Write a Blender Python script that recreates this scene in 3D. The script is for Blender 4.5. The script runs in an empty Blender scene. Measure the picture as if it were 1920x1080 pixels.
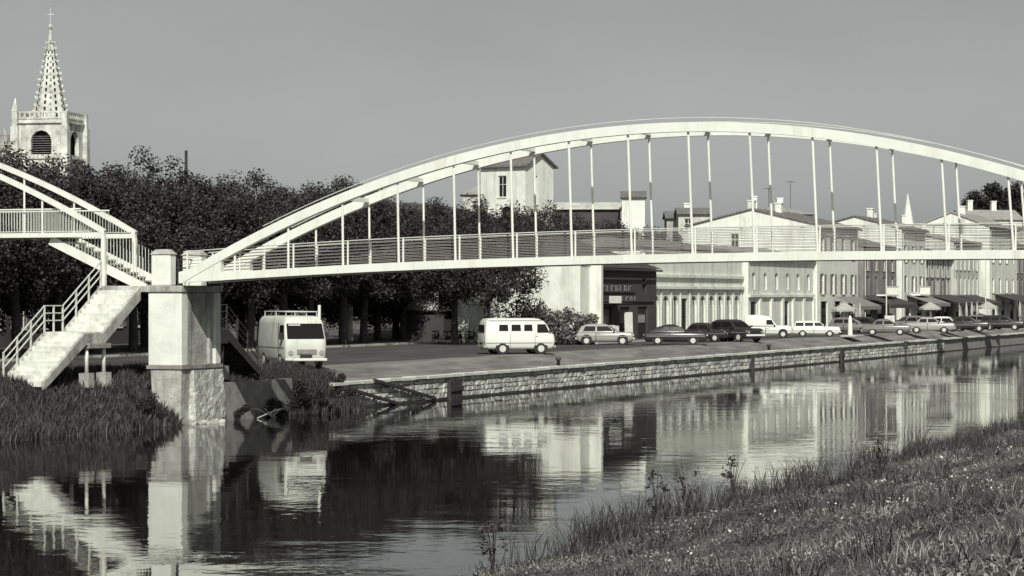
import bpy, math, random
import numpy as np
from mathutils import Vector, Matrix

random.seed(7)
rng = np.random.default_rng(7)
scn = bpy.context.scene
COL = scn.collection
R = math.radians

# ------------------------------------------------------------------ camera
# The photograph's geometry: focal length 4800 px (of 1920), horizon at y=555, eye 5 m above the water.
FOC, CX, HY, CZ = 4800.0, 960.0, 555.0, 5.0
cam_d = bpy.data.cameras.new('camera')
cam = bpy.data.objects.new('camera', cam_d)
COL.objects.link(cam)
cam.location = (0, 0, CZ)
cam.rotation_euler = (R(90), 0, 0)
cam_d.sensor_width = 36
cam_d.lens = 36 * FOC / 1920
cam_d.shift_y = (HY - 540) / 1920
cam_d.clip_start = 0.5
cam_d.clip_end = 12000
scn.camera = cam

# ------------------------------------------------------------------ light
SUN_EL, SUN_AZ = 40.0, -3.0         # sun behind the camera
w = bpy.data.worlds.new('World')
scn.world = w
w.use_nodes = True
nt = w.node_tree
nt.nodes.clear()
sky = nt.nodes.new('ShaderNodeTexSky')
sky.sky_type = 'NISHITA'
sky.sun_disc = False
sky.sun_elevation = R(SUN_EL)
sky.sun_rotation = R(180 + SUN_AZ)
sky.air_density = 1.0
sky.dust_density = 1.6
sep = nt.nodes.new('ShaderNodeSeparateColor')      # black-and-white film: one grey from the sky's colour
nt.links.new(sky.outputs[0], sep.inputs[0])
m1 = nt.nodes.new('ShaderNodeMath'); m1.operation = 'MULTIPLY'; m1.inputs[1].default_value = 0.62
m2 = nt.nodes.new('ShaderNodeMath'); m2.operation = 'MULTIPLY_ADD'; m2.inputs[1].default_value = 0.38
nt.links.new(sep.outputs[0], m1.inputs[0])
nt.links.new(sep.outputs[1], m2.inputs[0])
nt.links.new(m1.outputs[0], m2.inputs[2])
cmb = nt.nodes.new('ShaderNodeCombineColor')
tb = nt.nodes.new('ShaderNodeMath'); tb.operation = 'MULTIPLY'; tb.inputs[1].default_value = 0.985
tr = nt.nodes.new('ShaderNodeMath'); tr.operation = 'MULTIPLY'; tr.inputs[1].default_value = 0.955
nt.links.new(m2.outputs[0], tb.inputs[0]); nt.links.new(m2.outputs[0], tr.inputs[0])
nt.links.new(tr.outputs[0], cmb.inputs[0]); nt.links.new(m2.outputs[0], cmb.inputs[1]); nt.links.new(tb.outputs[0], cmb.inputs[2])
bg = nt.nodes.new('ShaderNodeBackground')
bg.inputs[1].default_value = 0.077
wn_ = nt.nodes.new('ShaderNodeTexNoise'); wn_.inputs['Scale'].default_value = 5.0; wn_.inputs['Detail'].default_value = 7   # faint thin haze, the same all round
wtc = nt.nodes.new('ShaderNodeTexCoord'); wmp = nt.nodes.new('ShaderNodeMapping'); wmp.inputs['Scale'].default_value = (1, 1, 2.5)
nt.links.new(wtc.outputs['Generated'], wmp.inputs[0]); nt.links.new(wmp.outputs[0], wn_.inputs['Vector'])
wr = nt.nodes.new('ShaderNodeMapRange'); wr.inputs[1].default_value = .3; wr.inputs[2].default_value = .7; wr.inputs[3].default_value = .93; wr.inputs[4].default_value = 1.07
nt.links.new(wn_.outputs['Fac'], wr.inputs[0])
wm = nt.nodes.new('ShaderNodeVectorMath'); wm.operation = 'SCALE'
nt.links.new(cmb.outputs[0], wm.inputs[0]); nt.links.new(wr.outputs[0], wm.inputs['Scale'])
nt.links.new(wm.outputs[0], bg.inputs[0])
wo = nt.nodes.new('ShaderNodeOutputWorld')
nt.links.new(bg.outputs[0], wo.inputs[0])

sun_d = bpy.data.lights.new('sun', 'SUN')
sun_d.energy = 4.3
sun_d.angle = R(0.5)
sun_d.color = (1.0, 1.0, 0.92)
sun = bpy.data.objects.new('sun', sun_d)
COL.objects.link(sun)
sdir = Vector((math.sin(R(SUN_AZ)) * math.cos(R(SUN_EL)), math.cos(R(SUN_AZ)) * math.cos(R(SUN_EL)), -math.sin(R(SUN_EL))))
sun.rotation_euler = sdir.to_track_quat('-Z', 'Y').to_euler()
sun.location = (0, -50, 60)

scn.view_settings.view_transform = 'Standard'
scn.view_settings.look = 'None'
scn.view_settings.gamma = 1
scn.view_settings.use_curve_mapping = False
scn.view_settings.exposure = 0.0
scn.cycles.max_bounces = 6
scn.cycles.transparent_max_bounces = 6

# ------------------------------------------------------------------ frames
# quay frame: e runs across the canal towards the camera's bank, t runs along the canal away from the camera
KQ = 0.396
_n = math.hypot(1, KQ)
EV = (1 / _n, -KQ / _n)
PV = (KQ / _n, 1 / _n)
OX, OY = -12.77, 99.2
ANG = math.atan2(EV[1], EV[0])       # rotation of local x onto e, local y onto t
ANGB = math.atan2(PV[1], PV[0])      # rotation of local x onto t, local y onto -e

def Q(e, t, z=0.0):
    return Vector((OX + EV[0] * e + PV[0] * t, OY + EV[1] * e + PV[1] * t, z))

def toq(x, y):
    dx, dy = x - OX, y - OY
    return dx * EV[0] + dy * EV[1], dx * PV[0] + dy * PV[1]

def at(px, py, Y):
    return Vector(((px - CX) * Y / FOC, Y, CZ - (py - HY) * Y / FOC))

def smooth(a, b, x):
    u = np.clip((x - a) / (b - a), 0, 1)
    return u * u * (3 - 2 * u)

# ------------------------------------------------------------------ materials
def tint(v):
    k = min(1.0, v / 0.5)
    return (v * (1.06 - 0.07 * k), v * (0.97 + 0.04 * k), v * (0.97 - 0.06 * k), 1)

def mat(name, v, rough=0.8, var=0.25, scale=3.0, bump=0.0, bscale=20.0, metal=0.0, detail=6, stretch=(1, 1, 1), streak=0.0, spec=0.5, rotz=0.0, sscale=1.6):
    m = bpy.data.materials.new(name)
    m.use_nodes = True
    t = m.node_tree
    b = t.nodes['Principled BSDF']
    b.inputs['Roughness'].default_value = rough
    b.inputs['Metallic'].default_value = metal
    b.inputs['Specular IOR Level'].default_value = spec
    tc = t.nodes.new('ShaderNodeTexCoord')
    mp = t.nodes.new('ShaderNodeMapping')
    mp.inputs['Scale'].default_value = stretch
    if rotz:
        mr = t.nodes.new('ShaderNodeMapping'); mr.inputs['Rotation'].default_value = (0, 0, rotz)
        t.links.new(tc.outputs['Object'], mr.inputs[0]); t.links.new(mr.outputs[0], mp.inputs[0])
    else:
        t.links.new(tc.outputs['Object'], mp.inputs[0])
    if var > 0:
        n = t.nodes.new('ShaderNodeTexNoise')
        n.inputs['Scale'].default_value = scale
        n.inputs['Detail'].default_value = detail
        n.inputs['Roughness'].default_value = 0.65
        t.links.new(mp.outputs[0], n.inputs['Vector'])
        r = t.nodes.new('ShaderNodeValToRGB')
        r.color_ramp.elements[0].position = 0.3
        r.color_ramp.elements[1].position = 0.72
        r.color_ramp.elements[0].color = tint(v * (1 - var))
        r.color_ramp.elements[1].color = tint(min(0.85, v * (1 + var)))
        t.links.new(n.outputs['Fac'], r.inputs[0])
        out = r.outputs[0]
        if streak > 0:      # weather stains running down the surface
            ms = t.nodes.new('ShaderNodeMapping'); ms.inputs['Scale'].default_value = (1, 1, .12)
            t.links.new(tc.outputs['Object'], ms.inputs[0])
            ns = t.nodes.new('ShaderNodeTexNoise'); ns.inputs['Scale'].default_value = sscale; ns.inputs['Detail'].default_value = 7; ns.inputs['Roughness'].default_value = .7
            t.links.new(ms.outputs[0], ns.inputs['Vector'])
            rs = t.nodes.new('ShaderNodeValToRGB'); rs.color_ramp.elements[0].position = .5; rs.color_ramp.elements[1].position = .72
            rs.color_ramp.elements[0].color = (1, 1, 1, 1); k_ = 1 - streak; rs.color_ramp.elements[1].color = (k_, k_ * .97, k_ * .95, 1)
            t.links.new(ns.outputs['Fac'], rs.inputs[0])
            mx = t.nodes.new('ShaderNodeMix'); mx.data_type = 'RGBA'; mx.blend_type = 'MULTIPLY'; mx.inputs['Factor'].default_value = 1
            t.links.new(r.outputs[0], mx.inputs[6]); t.links.new(rs.outputs[0], mx.inputs[7]); out = mx.outputs[2]
        t.links.new(out, b.inputs['Base Color'])
    else:
        b.inputs['Base Color'].default_value = tint(v)
    if bump > 0:
        n2 = t.nodes.new('ShaderNodeTexNoise')
        n2.inputs['Scale'].default_value = bscale
        n2.inputs['Detail'].default_value = 5
        t.links.new(mp.outputs[0], n2.inputs['Vector'])
        bp = t.nodes.new('ShaderNodeBump')
        bp.inputs['Strength'].default_value = bump
        bp.inputs['Distance'].default_value = 0.05
        t.links.new(n2.outputs['Fac'], bp.inputs['Height'])
        t.links.new(bp.outputs[0], b.inputs['Normal'])
    return m

M = {}
M['white_paint'] = mat('white_paint', 0.77, 0.5, 0.06, 1.2, streak=.16, sscale=2.4)
M['rail_paint'] = mat('rail_paint', 0.55, 0.5, 0.15, 2)
M['rail_thin'] = mat('rail_thin', 0.26, 0.5, 0.15, 2)
M['deck'] = mat('deck_concrete', 0.4, 0.9, 0.2, 2)
M['render_white'] = mat('white_render', 0.74, 0.9, 0.14, 0.9, 0.25, 6, streak=.3, sscale=1.3)
M['concrete'] = mat('concrete', 0.40, 0.9, 0.4, 1.6, 0.6, 8, streak=.6, sscale=1.6)
M['concrete_dark'] = mat('concrete_dark', 0.25, 0.9, 0.4, 1.3, 0.4, 8)
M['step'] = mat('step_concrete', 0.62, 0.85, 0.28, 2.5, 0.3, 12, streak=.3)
M['stone'] = mat('stone', 0.42, 0.9, 0.45, 1.4, 0.5, 9)
M['stone_b'] = mat('stone_pale', 0.55, 0.9, 0.4, 1.4, 0.5, 9)
M['stone_c'] = mat('stone_dark', 0.30, 0.9, 0.45, 1.4, 0.5, 9)
M['footing'] = mat('old_concrete', 0.45, 0.95, 0.55, 2.2, 0.9, 7, streak=.5, sscale=2.5)
M['mortar'] = mat('mortar', 0.26, 0.95, 0.4, 3)
M['coping'] = mat('coping', 0.62, 0.85, 0.3, 0.8, 0.2, 10)
M['wet'] = mat('wet_footing', 0.035, 0.5, 0.4, 2)
M['timber'] = mat('tarred_timber_and_shade', 0.035, 0.8, 0.5, 3, 0.4, 15)  # tarred timber; its dark also stands for slanting shadows and stair shade
M['asphalt'] = mat('asphalt', 0.06, 0.9, 0.6, 0.9, 0.2, 30, stretch=(1, .12, 1), rotz=-ANG, detail=8)
M['path'] = mat('gravel_path', 0.18, 0.95, 0.5, 1.2, 0.3, 20, stretch=(1, .2, 1), rotz=-ANG, detail=8)
M['pavement'] = mat('pavement', 0.10, 0.9, 0.3, 0.6)
M['kerb'] = mat('kerb', 0.42, 0.9, 0.2, 2)
M['bark'] = mat('bark', 0.06, 0.95, 0.4, 3, 0.8, 12)
M['bark_pale_sunlit'] = mat('bark_pale_sunlit', 0.5, 0.95, 0.7, 2.2, 0.5, 8)  # pale bark, brightened further so sun dapple sits in the colour
M['dark_metal'] = mat('dark_metal', 0.05, 0.5, 0.2, 4)
M['tyre'] = mat('tyre', 0.02, 0.8, 0.1, 5)
M['rim'] = mat('rim', 0.55, 0.35, 0.1, 5)
M['chrome'] = mat('chrome', 0.6, 0.25, 0.05, 5, metal=0.6)
M['rubber'] = mat('black_trim', 0.02, 0.6, 0.1, 5)
M['white_car'] = mat('white_car_paint', 0.72, 0.3, 0.05, 1)
M['van_paint'] = mat('van_paint', 0.62, 0.4, 0.15, 0.9, streak=.3, sscale=3)
M['grey_car'] = mat('grey_car_paint', 0.34, 0.3, 0.06, 1)
M['mid_car'] = mat('mid_car_paint', 0.16, 0.3, 0.06, 1)
M['dark_car'] = mat('dark_car_paint', 0.035, 0.25, 0.1, 1)
M['canvas'] = mat('canvas', 0.38, 0.9, 0.15, 1)
M['canvas_dark'] = mat('canvas_dark', 0.05, 0.9, 0.3, 1)
M['cloth'] = mat('cloth', 0.5, 0.9, 0.2, 3)
M['wall_a'] = mat('wall_pale', 0.72, 0.9, 0.16, 0.5, 0.1, 5, streak=.4, sscale=1.0)
M['wall_b'] = mat('wall_mid', 0.52, 0.9, 0.25, 0.5, 0.1, 5, streak=.45, sscale=1.0)
M['wall_c'] = mat('wall_grey', 0.38, 0.9, 0.3, 0.5, 0.1, 5, streak=.5, sscale=1.0)
M['wall_e'] = mat('wall_dark_grey', 0.2, 0.9, 0.4, 0.5, 0.1, 5, streak=.5, sscale=1.0)  # dark grey house walls with uneven tone
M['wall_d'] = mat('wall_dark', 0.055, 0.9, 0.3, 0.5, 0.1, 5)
M['roof_tile'] = mat('roof_tile', 0.16, 0.9, 0.45, 1.2, 0.6, 7, stretch=(1, 4, 1))
M['roof_dark'] = mat('roof_dark', 0.05, 0.9, 0.45, 1.2, 0.6, 7)
M['roof_pale'] = mat('roof_pale', 0.30, 0.9, 0.35, 1.2, 0.6, 7, stretch=(1, 4, 1))
M['trim'] = mat('window_trim', 0.6, 0.8, 0.12, 2)
M['shutter'] = mat('shutter', 0.22, 0.7, 0.2, 3)
M['shutter_pale'] = mat('shutter_pale', 0.5, 0.7, 0.2, 3)
M['curtain'] = mat('curtain', 0.42, 0.9, 0.2, 2)
M['church'] = mat('church_stone', 0.60, 0.9, 0.45, 0.5, 0.5, 2, streak=.5, sscale=.8)
M['void'] = mat('dark_opening', 0.012, 0.9, 0.1, 3)
M['sign'] = mat('sign_panel', 0.5, 0.6, 0.3, 6)
M['soil'] = mat('soil', 0.10, 0.95, 0.5, 1.0)

def glass_mat():
    m = bpy.data.materials.new('window_glass'); m.use_nodes = True
    b = m.node_tree.nodes['Principled BSDF']
    b.inputs['Base Color'].default_value = (0.012, 0.011, 0.011, 1)
    b.inputs['Roughness'].default_value = 0.08
    b.inputs['IOR'].default_value = 1.45
    return m
M['glass'] = glass_mat()

def leaf_mat(name, v, var=0.5, patch=0.0):
    m = bpy.data.materials.new(name); m.use_nodes = True
    t = m.node_tree; b = t.nodes['Principled BSDF']
    b.inputs['Roughness'].default_value = 0.6
    b.inputs['Specular IOR Level'].default_value = 0.2
    g = t.nodes.new('ShaderNodeNewGeometry')
    r = t.nodes.new('ShaderNodeValToRGB')
    r.color_ramp.elements[0].color = tint(v * (1 - var)); r.color_ramp.elements[1].color = tint(v * (1 + var))
    t.links.new(g.outputs['Random Per Island'], r.inputs[0])
    if patch:               # drier and greener patches of growth
        tc = t.nodes.new('ShaderNodeTexCoord')
        n = t.nodes.new('ShaderNodeTexNoise'); n.inputs['Scale'].default_value = patch; n.inputs['Detail'].default_value = 4
        t.links.new(tc.outputs['Object'], n.inputs['Vector'])
        r2 = t.nodes.new('ShaderNodeValToRGB'); r2.color_ramp.elements[0].position = .38; r2.color_ramp.elements[1].position = .64
        r2.color_ramp.elements[0].color = (.35, .35, .35, 1); r2.color_ramp.elements[1].color = (1.5, 1.5, 1.5, 1)
        t.links.new(n.outputs['Fac'], r2.inputs[0])
        mx = t.nodes.new('ShaderNodeMix'); mx.data_type = 'RGBA'; mx.blend_type = 'MULTIPLY'; mx.inputs['Factor'].default_value = 1
        t.links.new(r.outputs[0], mx.inputs[6]); t.links.new(r2.outputs[0], mx.inputs[7])
        t.links.new(mx.outputs[2], b.inputs['Base Color'])
    else:
        t.links.new(r.outputs[0], b.inputs['Base Color'])
    return m
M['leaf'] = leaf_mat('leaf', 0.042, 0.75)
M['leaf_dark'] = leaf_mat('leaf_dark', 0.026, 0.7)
M['leaf_pale'] = leaf_mat('leaf_pale', 0.12, 0.7)
M['grass'] = leaf_mat('grass_blade', 0.155, 0.9, patch=.45)
M['reed'] = leaf_mat('reed_blade', 0.055, 0.8)
M['flower'] = leaf_mat('flower', 0.7, 0.15)

def ground_mat():
    m = bpy.data.materials.new('earth_and_grass'); m.use_nodes = True
    t = m.node_tree; b = t.nodes['Principled BSDF']; b.inputs['Roughness'].default_value = 0.95
    b.inputs['Specular IOR Level'].default_value = 0.1
    tc = t.nodes.new('ShaderNodeTexCoord')
    n = t.nodes.new('ShaderNodeTexNoise'); n.inputs['Scale'].default_value = 0.5; n.inputs['Detail'].default_value = 14; n.inputs['Roughness'].default_value = 0.82
    t.links.new(tc.outputs['Object'], n.inputs['Vector'])
    r = t.nodes.new('ShaderNodeValToRGB')
    r.color_ramp.elements[0].position = 0.35; r.color_ramp.elements[1].position = 0.7
    r.color_ramp.elements[0].color = tint(0.03); r.color_ramp.elements[1].color = tint(0.19)
    t.links.new(n.outputs['Fac'], r.inputs[0]); t.links.new(r.outputs[0], b.inputs['Base Color'])
    return m
M['earth'] = ground_mat()

def water_mat():
    m = bpy.data.materials.new('canal_water'); m.use_nodes = True
    t = m.node_tree; b = t.nodes['Principled BSDF']
    b.inputs['Base Color'].default_value = (0.010, 0.009, 0.009, 1)
    b.inputs['Roughness'].default_value = 0.02
    b.inputs['IOR'].default_value = 1.33
    tc = t.nodes.new('ShaderNodeTexCoord')
    h = []
    for sc, st, amp in ((0.55, (1, 1, 1), 1.0), (2.6, (1, 1, 1), 0.22)):
        mp = t.nodes.new('ShaderNodeMapping'); mp.inputs['Scale'].default_value = st
        t.links.new(tc.outputs['Object'], mp.inputs[0])
        n = t.nodes.new('ShaderNodeTexNoise'); n.inputs['Scale'].default_value = sc; n.inputs['Detail'].default_value = 3
        t.links.new(mp.outputs[0], n.inputs['Vector'])
        mu = t.nodes.new('ShaderNodeMath'); mu.operation = 'MULTIPLY'; mu.inputs[1].default_value = amp
        t.links.new(n.outputs['Fac'], mu.inputs[0]); h.append(mu)
    big = t.nodes.new('ShaderNodeTexNoise'); big.inputs['Scale'].default_value = 0.07; big.inputs['Detail'].default_value = 2
    t.links.new(tc.outputs['Object'], big.inputs['Vector'])
    rp = t.nodes.new('ShaderNodeMapRange'); rp.inputs[1].default_value = 0.42; rp.inputs[2].default_value = 0.62
    rp.inputs[3].default_value = 0.35; rp.inputs[4].default_value = 1.3
    t.links.new(big.outputs['Fac'], rp.inputs[0])
    ad = t.nodes.new('ShaderNodeMath'); ad.operation = 'ADD'
    t.links.new(h[0].outputs[0], ad.inputs[0]); t.links.new(h[1].outputs[0], ad.inputs[1])
    ml = t.nodes.new('ShaderNodeMath'); ml.operation = 'MULTIPLY'
    t.links.new(ad.outputs[0], ml.inputs[0]); t.links.new(rp.outputs[0], ml.inputs[1])
    bp = t.nodes.new('ShaderNodeBump'); bp.inputs['Strength'].default_value = 1.0; bp.inputs['Distance'].default_value = WATER_BUMP
    t.links.new(ml.outputs[0], bp.inputs['Height']); t.links.new(bp.outputs[0], b.inputs['Normal'])
    return m
WATER_BUMP = 0.011
M['water'] = water_mat()

# ------------------------------------------------------------------ mesh helpers
class MB:
    def __init__(s):
        s.v = []; s.f = []
    def add(s, vs, fs):
        o = len(s.v); s.v += [tuple(p) for p in vs]; s.f += [tuple(i + o for i in f) for f in fs]
        return s
    def box(s, x0, x1, y0, y1, z0, z1):
        return s.add([(x0, y0, z0), (x1, y0, z0), (x1, y1, z0), (x0, y1, z0), (x0, y0, z1), (x1, y0, z1), (x1, y1, z1), (x0, y1, z1)],
                     [(0, 3, 2, 1), (4, 5, 6, 7), (0, 1, 5, 4), (1, 2, 6, 5), (2, 3, 7, 6), (3, 0, 4, 7)])
    def frustum(s, a, b):
        # a, b: (x0,x1,y0,y1,z)
        x0, x1, y0, y1, z0 = a; X0, X1, Y0, Y1, z1 = b
        return s.add([(x0, y0, z0), (x1, y0, z0), (x1, y1, z0), (x0, y1, z0), (X0, Y0, z1), (X1, Y0, z1), (X1, Y1, z1), (X0, Y1, z1)],
                     [(0, 3, 2, 1), (4, 5, 6, 7), (0, 1, 5, 4), (1, 2, 6, 5), (2, 3, 7, 6), (3, 0, 4, 7)])
    def bar(s, a, b, wx, wz=None):
        wz = wz or wx
        a = Vector(a); b = Vector(b); d = (b - a).normalized()
        up = Vector((0, 0, 1)) if abs(d.z) < 0.95 else Vector((0, 1, 0))
        sd = d.cross(up).normalized() * wx / 2; u2 = sd.cross(d).normalized() * wz / 2
        vs = [a - sd - u2, a + sd - u2, a + sd + u2, a - sd + u2, b - sd - u2, b + sd - u2, b + sd + u2, b - sd + u2]
        return s.add(vs, [(0, 1, 2, 3), (7, 6, 5, 4), (0, 4, 5, 1), (1, 5, 6, 2), (2, 6, 7, 3), (3, 7, 4, 0)])
    def tube(s, pts, r, n=8, cap=True):
        pts = [Vector(p) for p in pts]
        rs = r if isinstance(r, (list, tuple)) else [r] * len(pts)
        vs = []; fs = []
        for i, p in enumerate(pts):
            d = (pts[min(i + 1, len(pts) - 1)] - pts[max(i - 1, 0)]).normalized()
            up = Vector((0, 0, 1)) if abs(d.z) < 0.9 else Vector((0, 1, 0))
            a = d.cross(up).normalized(); b = a.cross(d).normalized()
            for k in range(n):
                th = 2 * math.pi * k / n
                vs.append(p + (a * math.cos(th) + b * math.sin(th)) * rs[i])
        for i in range(len(pts) - 1):
            for k in range(n):
                fs.append((i * n + k, i * n + (k + 1) % n, (i + 1) * n + (k + 1) % n, (i + 1) * n + k))
        if cap:
            fs.append(tuple(range(n))[::-1]); fs.append(tuple((len(pts) - 1) * n + k for k in range(n)))
        return s.add(vs, fs)
    def cyl(s, c, axis, r, h, n=16):
        c = Vector(c); a = Vector(axis).normalized()
        return s.tube([c - a * h / 2, c + a * h / 2], r, n)
    def sweep(s, prof):
        # prof: list of rings of equal length
        n = len(prof[0]); vs = [p for ring in prof for p in ring]; fs = []
        for i in range(len(prof) - 1):
            for k in range(n):
                fs.append((i * n + k, i * n + (k + 1) % n, (i + 1) * n + (k + 1) % n, (i + 1) * n + k))
        fs.append(tuple(range(n))[::-1]); fs.append(tuple((len(prof) - 1) * n + k for k in range(n)))
        return s.add(vs, fs)
    def prism(s, poly, y0, y1):
        # poly in (x,z), extruded along y
        n = len(poly)
        vs = [(x, y0, z) for x, z in poly] + [(x, y1, z) for x, z in poly]
        fs = [tuple(range(n)), tuple(range(2 * n - 1, n - 1, -1))]
        for k in range(n):
            fs.append((k, n + k, n + (k + 1) % n, (k + 1) % n))
        return s.add(vs, fs)
    def mesh(s, name, m, smooth_=False):
        me = bpy.data.meshes.new(name)
        me.from_pydata(s.v, [], s.f); me.update()
        if m is not None: me.materials.append(M[m] if isinstance(m, str) else m)
        if smooth_:
            for p in me.polygons: p.use_smooth = True
        import bmesh
        bm = bmesh.new(); bm.from_mesh(me); bmesh.ops.recalc_face_normals(bm, faces=bm.faces); bm.to_mesh(me); bm.free()
        return me
    def build(s, name, m, parent=None, smooth_=False, bevel=0.0, loc=None):
        o = bpy.data.objects.new(name, s.mesh(name, m, smooth_))
        COL.objects.link(o)
        if parent is not None: o.parent = parent
        if loc is not None: o.location = loc
        if bevel > 0:
            b = o.modifiers.new('bevel', 'BEVEL'); b.width = bevel; b.segments = 2; b.limit_method = 'ANGLE'
        return o

def inst(me, name, parent, loc=(0, 0, 0), rz=0.0, scale=(1, 1, 1), rot=None):
    o = bpy.data.objects.new(name, me); COL.objects.link(o); o.parent = parent
    o.location = loc; o.rotation_euler = rot if rot else (0, 0, rz); o.scale = scale
    return o

def tag(o, label=None, cat=None, group=None, kind=None):
    if label: o['label'] = label
    if cat: o['category'] = cat
    if group: o['group'] = group
    if kind: o['kind'] = kind
    return o

def thing(name, label, cat, loc=(0, 0, 0), rz=0.0, group=None):
    o = bpy.data.objects.new(name, None); COL.objects.link(o)
    o.location = loc; o.rotation_euler = (0, 0, rz); o.empty_display_size = 0.3
    return tag(o, label, cat, group)

def np_mesh(name, V, Fc, m):
    me = bpy.data.meshes.new(name)
    k = Fc.shape[1]
    me.vertices.add(len(V)); me.vertices.foreach_set('co', np.asarray(V, np.float32).ravel())
    me.loops.add(Fc.size); me.loops.foreach_set('vertex_index', Fc.astype(np.int32).ravel())
    me.polygons.add(len(Fc)); me.polygons.foreach_set('loop_start', np.arange(0, Fc.size, k, dtype=np.int32))
    me.update(calc_edges=True); me.validate()
    me.materials.append(M[m])
    return me

# ------------------------------------------------------------------ terrain
def zground(e, t):
    e = np.asarray(e, float); t = np.asarray(t, float)
    quay = 1.17 + 0.55 * smooth(-0.9, -3.2, e) - 2.2 * smooth(-0.45, 0.9, e)
    sh = 0.95 * (1 - smooth(0.3, 1.4, t))
    bank = -0.9 + 2.7 * smooth(1.2, -4.2, e - sh)
    f = smooth(9.5, 13.5, t)
    land = bank * (1 - f) + quay * f
    # hill behind the street
    hill = 12.5 * smooth(-30, -52, e) * smooth(85, 140, t) * (1 - 0.75 * smooth(150, 235, t)) * (1 - 0.5 * smooth(-52, -25, e))
    hill = hill + 5 * smooth(-60, -150, e)
    z = land + hill
    z = np.where((e > -0.42) & (t > 13.4), -1.6, z)
    z = np.where((e > 2.2), -1.6, z)
    nb = e - (30.9 + .6 * np.sin(t * .23) + .5 * np.sin(t * .61 + 1.3) + .3 * np.sin(t * 1.6))
    near = -0.9 + 0.9 * smooth(-1.5, 0.0, nb) + 0.17 * np.clip(nb, 0, 6) + 0.19 * np.clip(nb - 6, 0, 14) + 0.03 * np.clip(nb - 20, 0, 30)
    near = near + 0.06 * np.sin(e * 2.3 + t * .4) * np.sin(t * 1.7 - e * .6) * smooth(0.3, 3, nb) + 0.10 * np.sin(t * 0.31 + nb * 0.5) * smooth(0.5, 4, nb) + 0.07 * np.sin(t * 0.83 - nb * 1.1) * smooth(0.5, 4, nb)
    z = np.where(nb > -1.5, near, z)
    return z

es = [-4000, -2000, -900, -500, -300, -200, -150] + list(range(-120, -24, 6)) + [-24, -18, -12, -8, -6, -5, -4.2, -3.6, -3, -2.4, -1.8, -1.2, -0.8, -0.43, -0.41, 0, 0.4, 0.8, 1.2, 1.6, 2.19, 2.21, 8, 20, 28, 28.5, 29, 29.4] + [29.8 + k for k in (0, .4, .8, 1.2, 1.6, 2, 2.4, 2.8, 3.2, 3.6, 4, 5, 6, 7, 8, 9, 10, 11, 12, 13, 14, 16, 18, 20, 24, 30, 40, 60, 100, 300, 1000, 4000)]
ts = [-600, -300, -150] + [x_ * 1.5 for x_ in range(-73, 6)] + [8, 9, 10, 11, 12, 13, 13.39, 13.41] + list(range(15, 120, 3)) + list(range(120, 330, 8)) + [360, 450, 600, 900, 1500, 3000, 6000]
Eg, Tg = np.meshgrid(np.array(es, float), np.array(ts, float))
Zg = zground(Eg, Tg)
Vx = OX + EV[0] * Eg + PV[0] * Tg; Vy = OY + EV[1] * Eg + PV[1] * Tg
V = np.stack([Vx.ravel(), Vy.ravel(), Zg.ravel()], 1)
nE, nT = len(es), len(ts)
ii, jj = np.meshgrid(np.arange(nE - 1), np.arange(nT - 1))
a = (jj * nE + ii).ravel()
Fc = np.stack([a, a + 1, a + 1 + nE, a + nE], 1)
g = bpy.data.objects.new('ground', np_mesh('ground', V, Fc, 'earth')); COL.objects.link(g)
tag(g, 'dark earth and grass land on both banks of the canal', 'ground', kind='structure')

def sheet(name, label, e0, e1, t0, t1, m, dz, cat, n=2, ez=None):
    el = list(np.linspace(e0, e1, n + 1)); tl = list(np.linspace(t0, t1, max(2, int((t1 - t0) / 6)) + 1))
    Em, Tm = np.meshgrid(el, tl); Z = zground(np.clip(Em, -24, -0.5), np.full_like(Tm, 60.0)) + dz
    Vv = np.stack([(OX + EV[0] * Em + PV[0] * Tm).ravel(), (OY + EV[1] * Em + PV[1] * Tm).ravel(), Z.ravel()], 1)
    k = n + 1
    i2, j2 = np.meshgrid(np.arange(n), np.arange(len(tl) - 1)); b = (j2 * k + i2).ravel()
    o = bpy.data.objects.new(name, np_mesh(name, Vv, np.stack([b, b + 1, b + 1 + k, b + k], 1), m)); COL.objects.link(o)
    return tag(o, label, cat, kind='structure')

sheet('quay_path', 'pale gravel path along the top of the quay wall', -4.5, -0.62, 13.6, 330, 'path', 0.010, 'path', n=8)
sheet('square', 'worn asphalt of the open square behind the quay', -21.9, -4.5, 13.6, 76, 'asphalt', 0.014, 'road')
sheet('road', 'asphalt street in front of the row of buildings', -10.3, -4.5, 76, 330, 'asphalt', 0.018, 'road')

wt = MB()
wt.add([Q(-0.5, -600), Q(34, -600), Q(34, 6000), Q(-0.5, 6000)], [(0, 1, 2, 3)])
# the left bank slopes under the water, so the sheet may run under it
o = wt.build('water', 'water'); tag(o, 'still dark canal water mirroring the far bank', 'water', kind='structure')
for v in o.data.vertices: pass

def slab(name, label, e0, e1, t0, t1, z0, z1, m):
    b = MB(); b.box(e0, e1, t0, t1, z0, z1)
    o = b.build(name, m); o.location = Q(0, 0, 0); o.rotation_euler = (0, 0, ANG)
    return tag(o, label, 'pavement', kind='structure')
pv1 = slab('pavement_square', 'raised pavement under the plane trees', -36, -22.16, -20, 76, 1.3, 1.84, 'pavement')
pv2 = slab('pavement_street', 'raised pavement before the shop fronts', -16, -10.46, 76.5, 330, 1.3, 1.84, 'pavement')
kb = MB(); kb.box(-0.15, 0.0, 0.01, 0.99, 1.3, 1.86); kme = kb.mesh('kerb_stone', 'kerb')
for k in range(96): inst(kme, 'kerb_stone', pv1, (-22.0, -20 + k, 0))
for k in range(100): inst(kme, 'kerb_stone', pv2, (-10.3, 76.5 + k, 0))

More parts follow.
